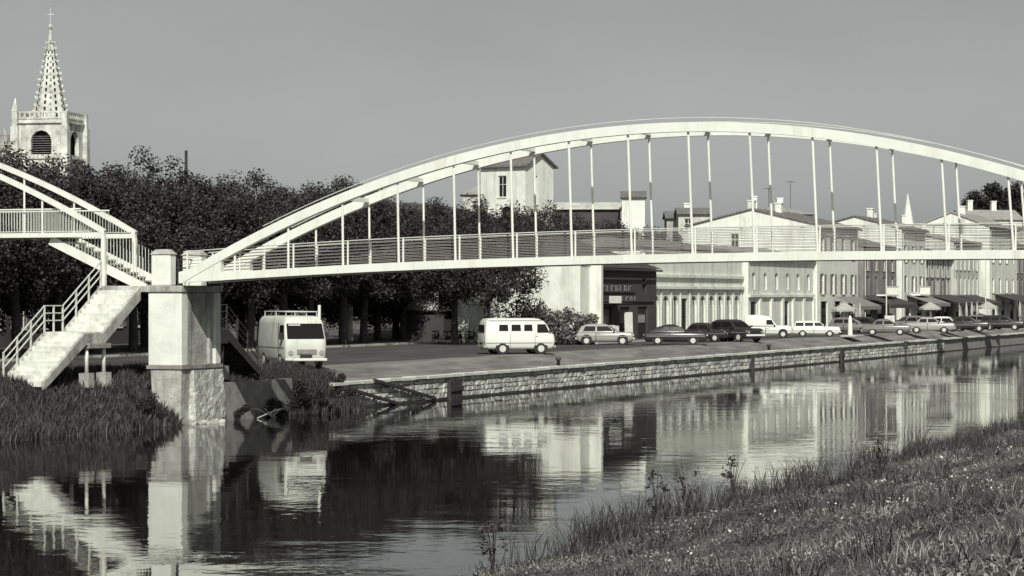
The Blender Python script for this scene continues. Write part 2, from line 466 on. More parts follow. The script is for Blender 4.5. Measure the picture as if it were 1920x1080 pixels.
# ------------------------------------------------------------------ quay wall
qw = thing('quay_wall', 'long rubble stone quay wall with a pale coping along the far bank', 'wall', Q(0, 0, 0), ANG)
MB().box(-0.9, -0.13, 13.4, 330, -1.0, 1.13).build('core', 'mortar', qw)
MB().box(-0.5, 0.02, 13.4, 330, -1.0, 0.07).build('footing', 'wet', qw)
stone_me = []
for k in range(9):
    b = MB(); r = random.Random(k)
    j = lambda s: r.uniform(-s, s)
    c = [(-.13 + 0, -.5 + j(.05), -.5 + j(.08)), (-.13, .5 + j(.05), -.5 + j(.08)), (-.13, .5 + j(.05), .5 + j(.08)), (-.13, -.5 + j(.05), .5 + j(.08))]
    f = [(.02 + j(.03), p[1] * .82, p[2] * .8) for p in c]
    m_ = [(-.02, p[1] * .98, p[2] * .98) for p in c]
    b.add(c + m_ + f, [(0, 1, 5, 4), (1, 2, 6, 5), (2, 3, 7, 6), (3, 0, 4, 7), (4, 5, 9, 8), (5, 6, 10, 9), (6, 7, 11, 10), (7, 4, 8, 11), (8, 9, 10, 11)])
    stone_me.append(b.mesh('stone', ['stone', 'stone_b', 'stone_c', 'stone', 'stone_b', 'stone', 'stone_c', 'stone_b', 'stone'][k]))
stones = []
z = 0.08
for ci, hgt in enumerate((.25, .22, .27, .22)):
    t = 13.5 + random.uniform(0, .3)
    while t < 140:
        L = random.uniform(.32, .75)
        stones.append((t + L / 2, z + hgt / 2, L * .95, hgt * .93)); t += L
    z += hgt + 0.01
stones.sort()
rub = {0: MB(), 1: MB(), 2: MB()}
for k, (t, zz, L, h) in enumerate(stones):
    me = stone_me[random.randrange(9)]
    if k < 296:
        inst(me, 'stone', qw, (-.1 + random.uniform(-.02, .03), t, zz), 0, (1, L, h))
    else:
        q = rub[random.randrange(3)]
        q.add([(-.1 + v.co.x, t + v.co.y * L, zz + v.co.z * h) for v in me.vertices], [tuple(p.vertices) for p in me.polygons])
for k, q in rub.items():
    tag(q.build('rubble', ['stone', 'stone_b', 'stone_c'][k], qw), kind='stuff')
cpb = [MB().box(-.62, .06, .01, 1.46, 1.08 + d, 1.2 + d).mesh('coping_stone', 'coping') for d in (0, .012, -.01)]
for k in range(170): inst(random.choice(cpb), 'coping_stone', qw, (random.uniform(-.02, .02), 13.45 + 1.47 * k, 0))

# timber fender piles; dark bars added in place of slanting shadow bands
def pile(t, wd, n, label, grp=None):
    r = thing('fender_piles', label, 'fender', Q(0.05, t, -0.8), ANG, grp)
    for k in range(n):
        MB().box(.03, .24, k * wd * 1.1, k * wd * 1.1 + wd, 0, 1.75 + .06 * (k % 2)).build('pile', 'timber', r)
    if n > 1: MB().box(.24, .31, -.05, n * wd * 1.1, 1.2, 1.4).build('waling', 'timber', r)
pile(26.0, .32, 4, 'broad cluster of dark timber fender piles on the quay wall below the bridge')
pile(78.0, .16, 1, 'slim dark timber pile on the quay wall below the long arcaded building')
pile(102.0, .25, 2, 'dark pair of timber piles on the quay wall near the white parked cars')
for (t0, z0, t1, z1, lb) in ((17.6, 1.2, 24.6, .12, 'upper of two shadow bands built as dark bars slanting down the stone quay wall'), (14.6, .95, 20.2, .05, 'lower of two shadow bands built as dark bars slanting down the stone quay wall')):
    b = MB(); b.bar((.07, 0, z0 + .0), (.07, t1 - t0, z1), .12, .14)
    o = b.build('slanting_shadow_bar', 'timber', loc=Q(0, t0, 0)); o.rotation_euler = (0, 0, ANG)
    tag(o, lb, 'shadow band')
# mooring rings / bollards on the quay path
bolb = MB().tube([(0, 0, 0), (0, 0, .28), (0, 0, .3), (0, 0, .42), (0, 0, .46)], [.1, .09, .15, .15, .08], 10)
bme = bolb.mesh('mooring_bollard', 'dark_metal', True)
for k, (t, ref) in enumerate(((44, 'right of the white minibus'), (86, 'in front of the long arcaded building'))):
    o = bpy.data.objects.new('mooring_bollard', bme); COL.objects.link(o); o.location = Q(-.95, t, 1.18)
    tag(o, 'short dark iron mooring bollard on the quay edge ' + ref, 'bollard', 'mooring bollards on the quay edge')

# ------------------------------------------------------------------ main bridge
E0, DE = 4.57, 2.29           # first hanger and bay length
def ei(i): return E0 + DE * i
def arch_z(e):                # underside of the arch rib
    i = (e - E0) / DE
    return 10.88 - 0.0692 * (i - 6.85) ** 2
_ci = [-1.9, -1.35, 1.5, 4, 6.1, 8.7, 12, 15.7]
_cz = [5.52, 5.575, 5.91, 6.09, 6.19, 6.25, 6.27, 6.24]
_pc = np.polyfit(_ci, _cz, 3)
def deck_b(e): return float(np.polyval(_pc, (e - E0) / DE))
BW = 2.4
br = thing('arch_footbridge', 'white steel tied arch footbridge spanning the canal', 'footbridge', Q(0, 0, 0), ANG)
EL, ER = ei(-1.93), ei(15.62)
for y in (0.0, BW):
    b = MB(); rings = []
    for k in range(61):
        e = EL + (ER - EL) * k / 60
        d = Vector((1, 0, (arch_z(e + .05) - arch_z(e - .05)) / .1)).normalized(); n_ = Vector((-d.z, 0, d.x))
        p = Vector((e, y, arch_z(e)))
        rings.append([p + Vector((0, -.15, 0)), p + Vector((0, .15, 0)), p + Vector((0, .15, 0)) + n_ * .34, p + Vector((0, -.15, 0)) + n_ * .34])
    b.sweep(rings); b.build('arch_rib', 'white_paint', br)
    b = MB(); b.tube([(EL + (ER - EL) * k / 60, y, arch_z(EL + (ER - EL) * k / 60) + .5) for k in range(5, 56)], .018, 5)
    b.build('safety_cable', 'rail_paint', br)
    b = MB(); rings = []
    for k in range(41):
        e = -0.1 + (ER - .2) * k / 40; zb = deck_b(e)
        rings.append([Vector((e, y - .12, zb)), Vector((e, y + .12, zb)), Vector((e, y + .12, zb + .3)), Vector((e, y - .12, zb + .3))])
    b.sweep(rings); b.build('edge_beam', 'white_paint', br)
    for s_ in (EL - .1, ER - .9):  # gusset where rib meets beam
        x0, x1 = (EL - .25, EL + 1.6) if s_ < 5 else (ER - 1.6, ER + .25)
        xa = x0 if s_ < 5 else x1; xb = x1 if s_ < 5 else x0
        MB().prism([(xa, deck_b(EL) + .02), (xb, deck_b(xb) + .02), (xb, arch_z(xb) + .02), (xa, deck_b(EL) + .42)], y - .125, y + .125).build('gusset', 'white_paint', br)
b = MB(); rings = []
for k in range(41):
    e = -0.1 + (ER - .2) * k / 40; zb = deck_b(e)
    rings.append([Vector((e, .125, zb + .1)), Vector((e, BW - .125, zb + .1)), Vector((e, BW - .125, zb + .24)), Vector((e, .125, zb + .24))])
b.sweep(rings); b.build('deck', 'deck', br)
for i in range(-1, 16):
    e = ei(i); zb = deck_b(e)
    MB().box(e - .06, e + .06, .13, BW - .13, zb + .01, zb + .095).build('floor_beam', 'white_paint', br)
    de = min(.19, max(-.02, .025 * i))
    for y in (0.0, BW):
        if arch_z(e) - zb > .7:
            MB().tube([(e + de / 2, y, zb + .29), (e - de / 2, y, arch_z(e - de / 2) + .05)], .046 if y == 0 else .042, 8).build('hanger', 'white_paint', br)
    if 1 <= i <= 13:
        za = arch_z(e) + .18
        MB().box(e - .07, e + .07, .16, BW - .16, za - .08, za + .08).build('cross_strut', 'white_paint', br)
for y, nm in ((.17, 'front'), (BW - .17, 'back')):
    rl = bpy.data.objects.new('railing', None); COL.objects.link(rl); rl.parent = br
    e_s = [-0.05 + (ER + .1) * k / 40 for k in range(41)]
    for h, r_, m_ in ((.98, .022, 'rail_paint'), (.86, .012, 'rail_thin'), (.74, .012, 'rail_thin'), (.62, .012, 'rail_thin'), (.5, .012, 'rail_thin'), (.38, .012, 'rail_thin'), (.26, .012, 'rail_thin'), (.14, .012, 'rail_thin')):
        MB().tube([(e, y, deck_b(e) + .24 + h) for e in e_s], r_, 5).build('rail', m_, rl)
    pme = MB().box(-.025, .025, -.03, .03, 0, .99).mesh('post', 'white_paint')
    for i in range(-2, 16):
        e = ei(i) + .14
        inst(pme, 'post', rl, (e, y, deck_b(e) + .22))
        

# ------------------------------------------------------------------ pier of the main bridge
def pier(e0, label, mirror=False):
    r = thing('bridge_pier', label, 'pier', Q(e0, 0, 0), ANG + (math.pi if mirror else 0))
    o = MB().box(-1.5, -.03, -.02, .5, 2.3, 5.14).build('front_panel', 'render_white', r, bevel=.03)
    MB().box(-1.45, -.16, .5, 2.75, 2.3, 5.13).build('core', 'concrete', r)
    MB().box(-1.5, -.03, 2.75, 3.2, 2.3, 5.14).build('back_panel', 'render_white', r, bevel=.03)
    MB().box(-.17, -.06, .56, .82, 2.32, 5.1).build('pilaster', 'concrete', r)
    MB().box(-.17, -.05, 2.3, 2.5, 2.32, 5.1).build('pilaster', 'concrete', r)
    o = MB().box(-3.75, .02, -.1, 3.3, 5.15, 5.4).build('cap_slab', 'concrete', r, bevel=.03)
    MB().box(-1.56, .03, -.06, 3.25, 2.16, 2.3).build('ledge', 'concrete_dark', r)
    MB().frustum((-1.3, -.1, .02, 3.1, -.4), (-1.42, -.06, .0, 3.15, 2.16)).build('plinth', 'concrete', r, bevel=.04)
    fb = MB(); r_ = random.Random(5); nu, nv_ = 22, 18; grid = []
    for i in range(nu + 1):          # rough footing: front face, outer face, weathered and crumbling
        for j in range(nv_ + 1):
            u, v_ = i / nu, j / nv_
            if u < .25: x_, y_ = -.55 + (u / .25) * .62, .72
            else: x_, y_ = .07, .72 + (u - .25) / .75 * 2.5
            taper = .16 * (1 - v_) - .22 * max(0, .25 - v_) * 4 * r_.random()
            grid.append((x_ + taper * (u >= .2) + r_.uniform(-.018, .018), y_ - taper * .4 * (u < .35) + r_.uniform(-.018, .018), -.35 + 2.45 * v_ + r_.uniform(-.05, .05) * (0 < j < nv_)))
    fb.add(grid, [(i * (nv_ + 1) + j, (i + 1) * (nv_ + 1) + j, (i + 1) * (nv_ + 1) + j + 1, i * (nv_ + 1) + j + 1) for i in range(nu) for j in range(nv_)])
    fb.box(-.5, .0, .8, 3.15, -.35, 2.08)
    fb.build('rough_footing', 'footing', r)
    for (y0, y1, x0, x1) in ((.02, .5, -1.4, -.55), (2.6, 3.1, -1.45, -.6)):
        p = MB().box(x0, x1, y0, y1, 5.4, 6.62).build('pillar', 'render_white', r, bevel=.05)
        c = ((x0 + x1) / 2, (y0 + y1) / 2)
        MB().frustum((x0 - .04, x1 + .04, y0 - .04, y1 + .04, 6.62), (x0 + .15, x1 - .15, y0 + .1, y1 - .1, 6.82)).build('pillar_cap', 'concrete', p)
    b = MB()
    for h in (5.75, 6.1, 6.45): b.tube([(-1.0, .5, h), (-1.0, 2.6, h)], .025, 6)
    b.build('guard_rail', 'dark_metal', r)
    return r
pier(0, 'white rendered bridge pier on the far bank with two stub pillars on top')
MB_near = pier(ER - .1, 'bridge pier carrying the near end of the arch footbridge', True)

# ------------------------------------------------------------------ stairs beside the pier
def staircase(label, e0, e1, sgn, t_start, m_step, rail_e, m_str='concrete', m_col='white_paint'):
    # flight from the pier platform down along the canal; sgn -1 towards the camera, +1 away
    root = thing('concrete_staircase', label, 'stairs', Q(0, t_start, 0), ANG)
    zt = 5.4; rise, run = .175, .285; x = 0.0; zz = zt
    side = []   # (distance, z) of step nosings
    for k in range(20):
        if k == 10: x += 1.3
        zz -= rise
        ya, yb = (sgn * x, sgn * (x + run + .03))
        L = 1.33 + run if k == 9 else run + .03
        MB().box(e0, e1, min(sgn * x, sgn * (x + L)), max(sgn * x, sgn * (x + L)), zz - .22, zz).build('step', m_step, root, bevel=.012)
        side.append((x, zz)); x += run
    for es_ in (e0 - .06, e1 + .06):
        b = MB()
        p = [(0, zt - .55), (0, zt - .04), (10 * run, zt - 10 * rise - .06), (10 * run + 1.3, zt - 10 * rise - .06), (x, zz - .04), (x, zz - .34), (10 * run + 1.25, zt - 10 * rise - .5), (10 * run - .05, zt - 10 * rise - .5)]
        n_ = len(p)
        vs = [(es_ - .055, sgn * a, c) for a, c in p] + [(es_ + .055, sgn * a, c) for a, c in p]
        fs = [(k, (k + 1) % n_, n_ + (k + 1) % n_, n_ + k) for k in range(n_)]
        for o_ in (0, n_): fs += [(o_ + 0, o_ + 1, o_ + 2, o_ + 7), (o_ + 7, o_ + 2, o_ + 3, o_ + 6), (o_ + 6, o_ + 3, o_ + 4, o_ + 5)]
        b.add(vs, fs); b.build('stringer', m_str, root)
    for es_ in rail_e:
        rl = bpy.data.objects.new('railing', None); COL.objects.link(rl); rl.parent = root
        key = [(0, zt), (10 * run, zt - 10 * rise), (10 * run + 1.3, zt - 10 * rise), (x, zz)]
        for h in (.98, .7, .42):
            MB().tube([(es_, sgn * a, c + h) for a, c in key], .028, 6).build('rail', 'rail_paint' if sgn < 0 else 'dark_metal', rl)
        pk = [(0.05, zt)] + [(10 * run * f, zt - 10 * rise * f) for f in (.33, .66, 1)] + [(10 * run + .65, zt - 10 * rise), (10 * run + 1.3, zt - 10 * rise)] + [(10 * run + 1.3 + 10 * run * f, zt - 10 * rise * (1 + f)) for f in (.33, .66, .98)]
        for a, c in pk:
            MB().box(es_ - .03, es_ + .03, sgn * a - .03, sgn * a + .03, c - .1, c + 1.0).build('post', 'rail_paint' if sgn < 0 else 'dark_metal', rl)
    for a in (10 * run - .3, 10 * run + .95):
        c_ = MB().tube([(e1 - .03, sgn * a, 2.1), (e1 - .03, sgn * a, zt - 10 * rise - .45)], .075, 10).build('column', m_col, root, True)
        MB().box(e1 - .24, e1 + .18, sgn * a - .21, sgn * a + .21, 1.55, 2.1).build('column_base', 'concrete', c_)
        MB().tube([(e0 + .2, sgn * a, 1.6), (e0 + .2, sgn * a, zt - 10 * rise - .45)], .075, 10).build('column', m_col, root, True)
    MB().box(e0 - .2, e1 + .2, sgn * (10 * run - .45), sgn * (10 * run + 1.1), zt - 10 * rise - .62, zt - 10 * rise - .44).build('landing_beam', 'concrete_dark' if sgn < 0 else 'timber', root)  # rear stair's beam coloured dark in place of the deck's shadow
staircase('broad pale concrete staircase descending to the left of the white pier', -3.55, -1.9, -1, -.1, 'step', (-3.55,))
staircase('shaded staircase with dark railings descending behind the pier to the quay', -3.3, -2.0, 1, 3.25, 'timber', (-3.3, -2.0), 'timber', 'dark_metal')  # steps and stringers coloured dark in place of the deck's shadow

# ------------------------------------------------------------------ left span (higher bridge) with its own stairs
lb = thing('upper_footbridge', 'higher white arch footbridge ending beside the pier at the left', 'footbridge', Q(0, 0, 0), ANG)
LE0 = -3.5; LH = 18.0; LZ = 7.42
def larch(e): return LZ + 4.9 * (1 - (1 - (LE0 - e) / LH) ** 2)
for y in (0.0, BW):
    rings = []
    for k in range(41):
        e = LE0 - 2 * LH * k / 40
        d = Vector((-1, 0, (larch(e - .05) - larch(e + .05)) / .1)).normalized(); n_ = Vector((-d.z, 0, d.x)) * (-1)
        p = Vector((e, y, larch(e)))
        rings.append([p + Vector((0, -.09, 0)) - n_ * .0, p + Vector((0, .09, 0)), p + Vector((0, .09, 0)) + n_ * .2, p + Vector((0, -.09, 0)) + n_ * .2])
    MB().sweep(rings).build('arch_rib', 'white_paint', lb)
    MB().box(LE0 - 2 * LH, LE0 + .05, y - .08, y + .08, LZ - .1, LZ + .08).build('edge_beam', 'white_paint', lb)
    MB().box(LE0 - .08, LE0 + .08, y - .08, y + .08, 5.4, LZ - .1).build('end_post', 'white_paint', lb)
    for k in range(1, 13):
        e = LE0 - .45 - 2.35 * k
        MB().tube([(e, y, LZ + .05), (e, y, larch(e) + .03)], .042, 8).build('hanger', 'white_paint', lb)
    rl = bpy.data.objects.new('railing', None); COL.objects.link(rl); rl.parent = lb
    yy = y + (.1 if y == 0 else -.1)
    MB().box(LE0 - 26, LE0 - 1.1, yy - .025, yy + .025, LZ + 1.0, LZ + 1.05).build('rail', 'white_paint', rl)
    MB().box(LE0 - 26, LE0 - .1, yy - .02, yy + .02, LZ + .12, LZ + .15).build('rail', 'rail_paint', rl)
    bme2 = MB().box(-.011, .011, -.011, .011, 0, .86).mesh('baluster', 'rail_paint')
    for k in range(75):
        e = LE0 - 1.15 - .13 * k
        inst(bme2, 'baluster', rl, (e, yy, LZ + .14))
    bl = MB()
    for k in range(8):
        e = LE0 - .15 - .13 * k
        hgt = max(.1, larch(e) - LZ - .05)
        MB().box(e - .011, e + .011, yy - .011, yy + .011, LZ + .14, LZ + .14 + hgt).build('baluster', 'rail_paint', rl)
    # sloping stringer of the flight down to the pier
    ya = y + (.22 if y == 0 else -.22)
    MB().bar((-6.05, ya, LZ - .22), (-1.75, ya, 5.3), .12, .34).build('stair_stringer', 'white_paint', lb)
    for k in range(24):
        e = -5.2 + .145 * k
        zs = LZ - .22 + (5.3 - LZ + .22) * (e + 6.05) / 4.3 + .15
        if zs < LZ - .1: MB().box(e - .011, e + .011, ya - .011, ya + .011, zs, min(LZ - .09, zs + 1.0)).build('stair_baluster', 'rail_paint', lb)
MB().box(LE0 - 2 * LH, -5.9, .085, BW - .085, LZ - .08, LZ + .04).build('deck', 'deck', lb)
for k in range(12):
    e = -5.9 + .34 * k
    zs = LZ - .1 - .17 * (k + 1)
    MB().box(e, e + .36, .3, BW - .3, zs - .06, zs).build('stair_tread', 'deck', lb)
for y in (.15, BW - .35):
    MB().box(LE0 - 2 * LH - .3, LE0 - 2 * LH + .3, y, y + .3, 1.6, LZ - .1).build('far_column', 'concrete', lb)

# low retaining wall beside the pier foot
lw = MB().box(0, .35, 0, 6.2, -.6, 1.52).build('retaining_wall', 'concrete_dark', loc=Q(-.35, 3.3, 0)); lw.rotation_euler = (0, 0, ANG)
tag(lw, 'low concrete retaining wall at the waterside behind the pier foot', 'wall')

# ------------------------------------------------------------------ buildings
def arch_pts(x0, x1, z1, n=6):
    r = (x1 - x0) / 2; cx = (x0 + x1) / 2
    return [(cx - r * math.cos(math.pi * k / n), z1 - r + r * math.sin(math.pi * k / n)) for k in range(n + 1)]

def holed_wall(x0, x1, z0, z1, ops, depth=.22):
    # wall in the xz plane, outside towards -y; ops: (x0,x1,z0,z1,arched)
    b = MB()
    xs = sorted(set([x0, x1] + [v for o in ops for v in o[:2]])); zs = sorted(set([z0, z1] + [v for o in ops for v in o[2:4]]))
    for i in range(len(xs) - 1):
        for j in range(len(zs) - 1):
            cx, cz = (xs[i] + xs[i + 1]) / 2, (zs[j] + zs[j + 1]) / 2
            if any(o[0] < cx < o[1] and o[2] < cz < o[3] for o in ops): continue
            b.add([(xs[i], 0, zs[j]), (xs[i + 1], 0, zs[j]), (xs[i + 1], 0, zs[j + 1]), (xs[i], 0, zs[j + 1])], [(0, 1, 2, 3)])
    for o in ops:
        a0, a1, c0, c1 = o[:4]; ar = len(o) > 4 and o[4]
        ct = c1 - (a1 - a0) / 2 if ar else c1
        q = [(a0, c0), (a0, ct)] + (arch_pts(a0, a1, c1)[1:-1] if ar else []) + [(a1, ct), (a1, c0)]
        n_ = len(q)
        b.add([(x, 0, zz) for x, zz in q] + [(x, depth, zz) for x, zz in q], [(k, (k + 1) % n_, n_ + (k + 1) % n_, n_ + k) for k in range(n_)])
        if ar:
            p = arch_pts(a0, a1, c1); h = len(p) // 2
            L = [(a0, c1)] + p[:h + 1][::-1]; Rr = [(a1, c1)] + p[h:][::-1]
            for q2 in (L, Rr):
                for k in range(1, len(q2) - 1):
                    b.add([(q2[0][0], 0, q2[0][1]), (q2[k][0], 0, q2[k][1]), (q2[k + 1][0], 0, q2[k + 1][1])], [(0, 1, 2)])
    return b

_wc = {}
def window(parent, x, z0, wd, ht, y=.12, style='cross', shut=None, cur=False, sill=True, mtrim='trim'):
    key = (round(wd, 2), round(ht, 2), style, mtrim)
    if key not in _wc:
        f = MB(); t_ = .07
        f.box(-wd / 2, -wd / 2 + t_, 0, .06, 0, ht).box(wd / 2 - t_, wd / 2, 0, .06, 0, ht)
        f.box(-wd / 2 + t_, wd / 2 - t_, 0, .06, 0, t_).box(-wd / 2 + t_, wd / 2 - t_, 0, .06, ht - t_, ht)
        if style in ('cross', 'mull'): f.box(-.03, .03, .005, .05, t_, ht - t_)
        if style == 'cross': f.box(-wd / 2 + t_, -.03, .006, .05, ht * .6, ht * .6 + .05).box(.03, wd / 2 - t_, .006, .05, ht * .6, ht * .6 + .05)
        p = MB().box(-wd / 2 + .02, wd / 2 - .02, .062, .09, .02, ht - .02)
        s = MB().box(-wd / 2 - .1, wd / 2 + .1, -.2, .05, -.1, -.002)
        sh = MB().box(-wd * .25, wd * .25, -.17, -.125, 0, ht)
        for k in range(int(ht / .14)): sh.box(-wd * .21, wd * .21, -.185, -.171, .06 + k * .14, .13 + k * .14)
        c = MB().box(-wd / 2 + .05, wd / 2 - .05, .02, .055, .03, ht * .72)
        _wc[key] = [f.mesh('window', mtrim), p.mesh('pane', 'glass'), s.mesh('sill', 'trim'), {}, sh, c.mesh('curtain', 'curtain')]
    k_ = _wc[key]
    wdw = inst(k_[0], 'window', parent, (x, y, z0))
    inst(k_[1], 'pane', wdw)
    if cur: inst(k_[5], 'curtain', wdw)
    if sill: inst(k_[2], 'sill', wdw)
    if shut:
        if shut not in k_[3]: k_[3][shut] = k_[4].mesh('shutter', shut)
        for s in (-1, 1): inst(k_[3][shut], 'shutter', wdw, (s * wd * .76, 0, 0))
    return wdw

def building(name, label, e, t0, t1, depth, zeave, ridge=1.6, wall='wall_b', roof='roof_tile', wins=(), doors=(), end_wins=(), cornices=(), chimneys=(), base=1.6, hip=False, frame_rot=0.0, loc=None, cat='building', shut=None, arched=False, group=None, over=.35, mtrim='trim'):
    L = t1 - t0
    root = thing(name, label, cat, loc if loc is not None else Q(e, t0, base), ANGB + frame_rot, group)
    H = zeave - base
    ops = [(x - w_ / 2, x + w_ / 2, z0 - base, z0 - base + h, arched) for x, z0, w_, h in wins] + [(x - w_ / 2, x + w_ / 2, 0.25, h, False) for x, w_, h in doors]
    holed_wall(0, L, 0, H, ops).build('wall', wall, root)
    # end wall towards the camera (local x = 0), back and far end
    eo = [(x - w_ / 2, x + w_ / 2, z0 - base, z0 - base + h) for x, z0, w_, h in end_wins]
    ew = holed_wall(0, depth, 0, H, eo)
    ew.v = [(y, depth - x, z_) for x, y, z_ in ew.v]
    if ridge and not hip: ew.add([(0, 0, H), (0, depth, H), (0, depth / 2, H + ridge)], [(0, 1, 2)])
    ew.build('gable_wall', wall, root)
    bk = MB()
    bk.add([(L, 0, 0), (L, depth, 0), (L, depth, H), (L, 0, H)], [(0, 1, 2, 3)]).add([(0, depth, 0), (L, depth, 0), (L, depth, H), (0, depth, H)], [(0, 1, 2, 3)])
    if ridge and not hip: bk.add([(L, 0, H), (L, depth, H), (L, depth / 2, H + ridge)], [(0, 1, 2)])
    bk.build('rear_wall', wall, root)
    MB().box(.3, L - .3, .9, depth - .3, .01, H - .05).build('interior', 'void', root)
    rf = MB()
    if ridge and not hip:
        sl = ridge / (depth / 2); th = .14
        for s in (0, 1):
            ya, yb = (-over, depth / 2) if s == 0 else (depth + over, depth / 2)
            za = H - over * sl + .03; zb = H + ridge + .03
            rf.add([(-.18, ya, za), (L + .18, ya, za), (L + .18, yb, zb), (-.18, yb, zb), (-.18, ya, za + th), (L + .18, ya, za + th), (L + .18, yb, zb + th), (-.18, yb, zb + th)],
                   [(0, 3, 2, 1), (4, 5, 6, 7), (0, 1, 5, 4), (1, 2, 6, 5), (2, 3, 7, 6), (3, 0, 4, 7)])
    elif hip:
        d2 = min(depth, L) / 2
        rf.add([(-over, -over, H + .02), (L + over, -over, H + .02), (L + over, depth + over, H + .02), (-over, depth + over, H + .02), (d2, depth / 2, H + ridge), (L - d2, depth / 2, H + ridge)],
               [(0, 3, 2, 1), (0, 1, 5, 4), (1, 2, 5), (2, 3, 4, 5), (3, 0, 4)])
    else:
        rf.box(-.1, L + .1, -.15, depth + .15, H, H + .2)
    ro = rf.build('roof', roof, root)
    for (cx, cy, ch) in chimneys:
        zc = H + (ridge * (1 - abs(cy - depth / 2) / (depth / 2)) if ridge else 0)
        MB().box(cx - .35, cx + .35, cy - .3, cy + .3, zc - .4, zc + ch).box(cx - .42, cx + .42, cy - .37, cy + .37, zc + ch, zc + ch + .12).build('chimney', 'render_white', ro)
    for zc, pr in cornices:
        MB().box(0, L, -pr, -.002, zc - base, zc - base + .22).build('cornice', wall, root)
    if not arched and ridge and cat == 'building' and loc is None:
        MB().tube([(-.1, -.42, H - .12), (L + .1, -.42, H - .12)], .08, 6).build('gutter', 'dark_metal', root)
        MB().tube([(.25, -.42, H - .14), (.25, -.1, H - .6), (.25, -.1, .3)], .05, 6).build('downpipe', 'trim', root)
    for x, z0, w_, h in wins:
        if shut and random.random() < .28:
            cs_ = MB().box(x - w_ * .47, x - .01, .1, .15, z0 - base + .02, z0 - base + h - .02).box(x + .01, x + w_ * .47, .1, .15, z0 - base + .02, z0 - base + h - .02)
            for q in range(int(h / .16)): cs_.box(x - w_ * .42, x + w_ * .42, .085, .099, z0 - base + .08 + q * .16, z0 - base + .16 + q * .16)
            cs_.build('closed_shutter', shut, root); continue
        window(root, x, z0 - base, w_ * .98, h * .985, shut=shut, style='mull' if arched else 'cross', cur=arched and random.random() < .85, sill=not arched and mtrim == 'trim', mtrim=mtrim)
    for x, w_, h in doors:
        d = MB().box(x - w_ / 2 + .02, x + w_ / 2 - .02, .14, .2, .25, h).build('door', 'void', root)
        MB().box(x - w_ / 2 + .1, x + w_ / 2 - .1, .1, .138, h * .55, h - .12).build('pane', 'glass', d)
    for x, z0, w_, h in end_wins:
        wn = window(root, 0, z0 - base, w_ * .98, h * .98)
        wn.location = (.12, depth - x, z0 - base); wn.rotation_euler = (0, 0, -math.pi / 2)
    return root

# 1: the low house whose white end wall shows under the deck
b1 = building('white_house', 'low house with a blank white end wall partly hidden by shrubs under the bridge deck', -12.1, 78, 80.4, 9.5, 7.3, ridge=0, wall='render_white', roof='roof_tile')
MB().box(1.9, 2.3, -.85, -.003, .2, 5.68).build('wing_wall', 'render_white', b1)
# 2: shaded shop front
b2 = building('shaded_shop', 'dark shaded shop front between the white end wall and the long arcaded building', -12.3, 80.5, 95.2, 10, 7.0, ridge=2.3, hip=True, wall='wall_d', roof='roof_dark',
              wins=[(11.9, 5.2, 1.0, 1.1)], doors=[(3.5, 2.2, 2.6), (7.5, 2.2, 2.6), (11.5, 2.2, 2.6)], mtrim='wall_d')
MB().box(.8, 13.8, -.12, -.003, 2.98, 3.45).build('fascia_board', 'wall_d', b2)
sg = MB().box(0, .9, 0, .12, 0, .5).build('projecting_sign', 'sign', b2); sg.location = (1.2, -1.0, 2.9); sg.rotation_euler = (0, 0, R(-90))
for zz_, x0_, n_l in ((3.75, 2.2, 7), (3.08, 5.4, 5)):      # worn, unreadable lettering
    for k in range(n_l):
        lt = MB(); xx = x0_ + .95 * k; hh_ = .42 if zz_ > 3.5 else .3
        lt.box(xx, xx + .14, -.16, -.125, zz_, zz_ + hh_)
        if k % 3 != 1: lt.box(xx + .1, xx + .5, -.16, -.126, zz_ + hh_ - .12, zz_ + hh_ - .01)
        if k % 2 and k % 3 != 1: lt.box(xx + .4, xx + .51, -.16, -.126, zz_ + .02, zz_ + hh_ - .1)
        lt.build('letter', 'shutter', b2)
MB().box(1.8, 9.4, -.12, -.003, 3.66, 4.26).build('sign_board', 'wall_d', b2)
aw = MB().prism([(1.5, 2.9), (5.6, 2.9), (5.6, 2.86), (1.5, 2.86)], -1.2, -.02).build('awning', 'canvas_dark', b2)
# 3: long arcaded building
w3 = [(1.4 + 2.4 * k, 2.05, 1.55, 3.0) for k in range(11) if k != 4]
b3 = building('arcaded_building', 'long pale building with cornices and a row of tall arched windows', -13.7, 95.5, 122.5, 9, 8.7, ridge=.9, hip=True, wall='wall_a', roof='roof_tile',
              wins=w3, doors=[(11.0, 1.5, 3.2)], cornices=[(8.35, .22), (6.45, .2), (5.55, .24)], arched=True, )
for k in range(12):
    MB().box(.12 + 2.4 * k, .34 + 2.4 * k, -.1, -.002, .1, 3.9).build('pilaster', 'trim', b3)
pb = MB().tube([(0, -.55, .1), (0, -.55, 3.2), (0, -.5, 4.4), (0, -.2, 5.6), (0, .0, 6.6)], [.16, .14, .2, .26, .32], 8).build('curved_bracket', 'render_white', b3, True); pb.location = (-.3, -.2, 0)
lp = MB().box(-.35, .35, -.7, -.1, 3.0, 3.35).build('wall_lantern', 'white_paint', b3); lp.location = (-.3, -.35, 0)
# 4: bright two-storey front with slit windows
w4 = [(1.6 + 3.6 * k, 5.55, 1.1, 1.5) for k in range(6)]
b4 = building('bright_house', 'bright two storey front with small arched upper windows beside the arcaded building', -13.2, 122.7, 144, 9.2, 8.3, ridge=1.0, wall='wall_a', roof='roof_pale',
              wins=w4, doors=[(1.7, 2.0, 2.9), (12.2, 1.5, 2.9)], arched=True, cornices=[(4.9, .2), (8.0, .2)])
for k in range(6):
    MB().box(3.1 + 3.6 * k, 3.7 + 3.6 * k, -.16, -.002, .1, 3.2).build('pilaster', 'render_white', b4)
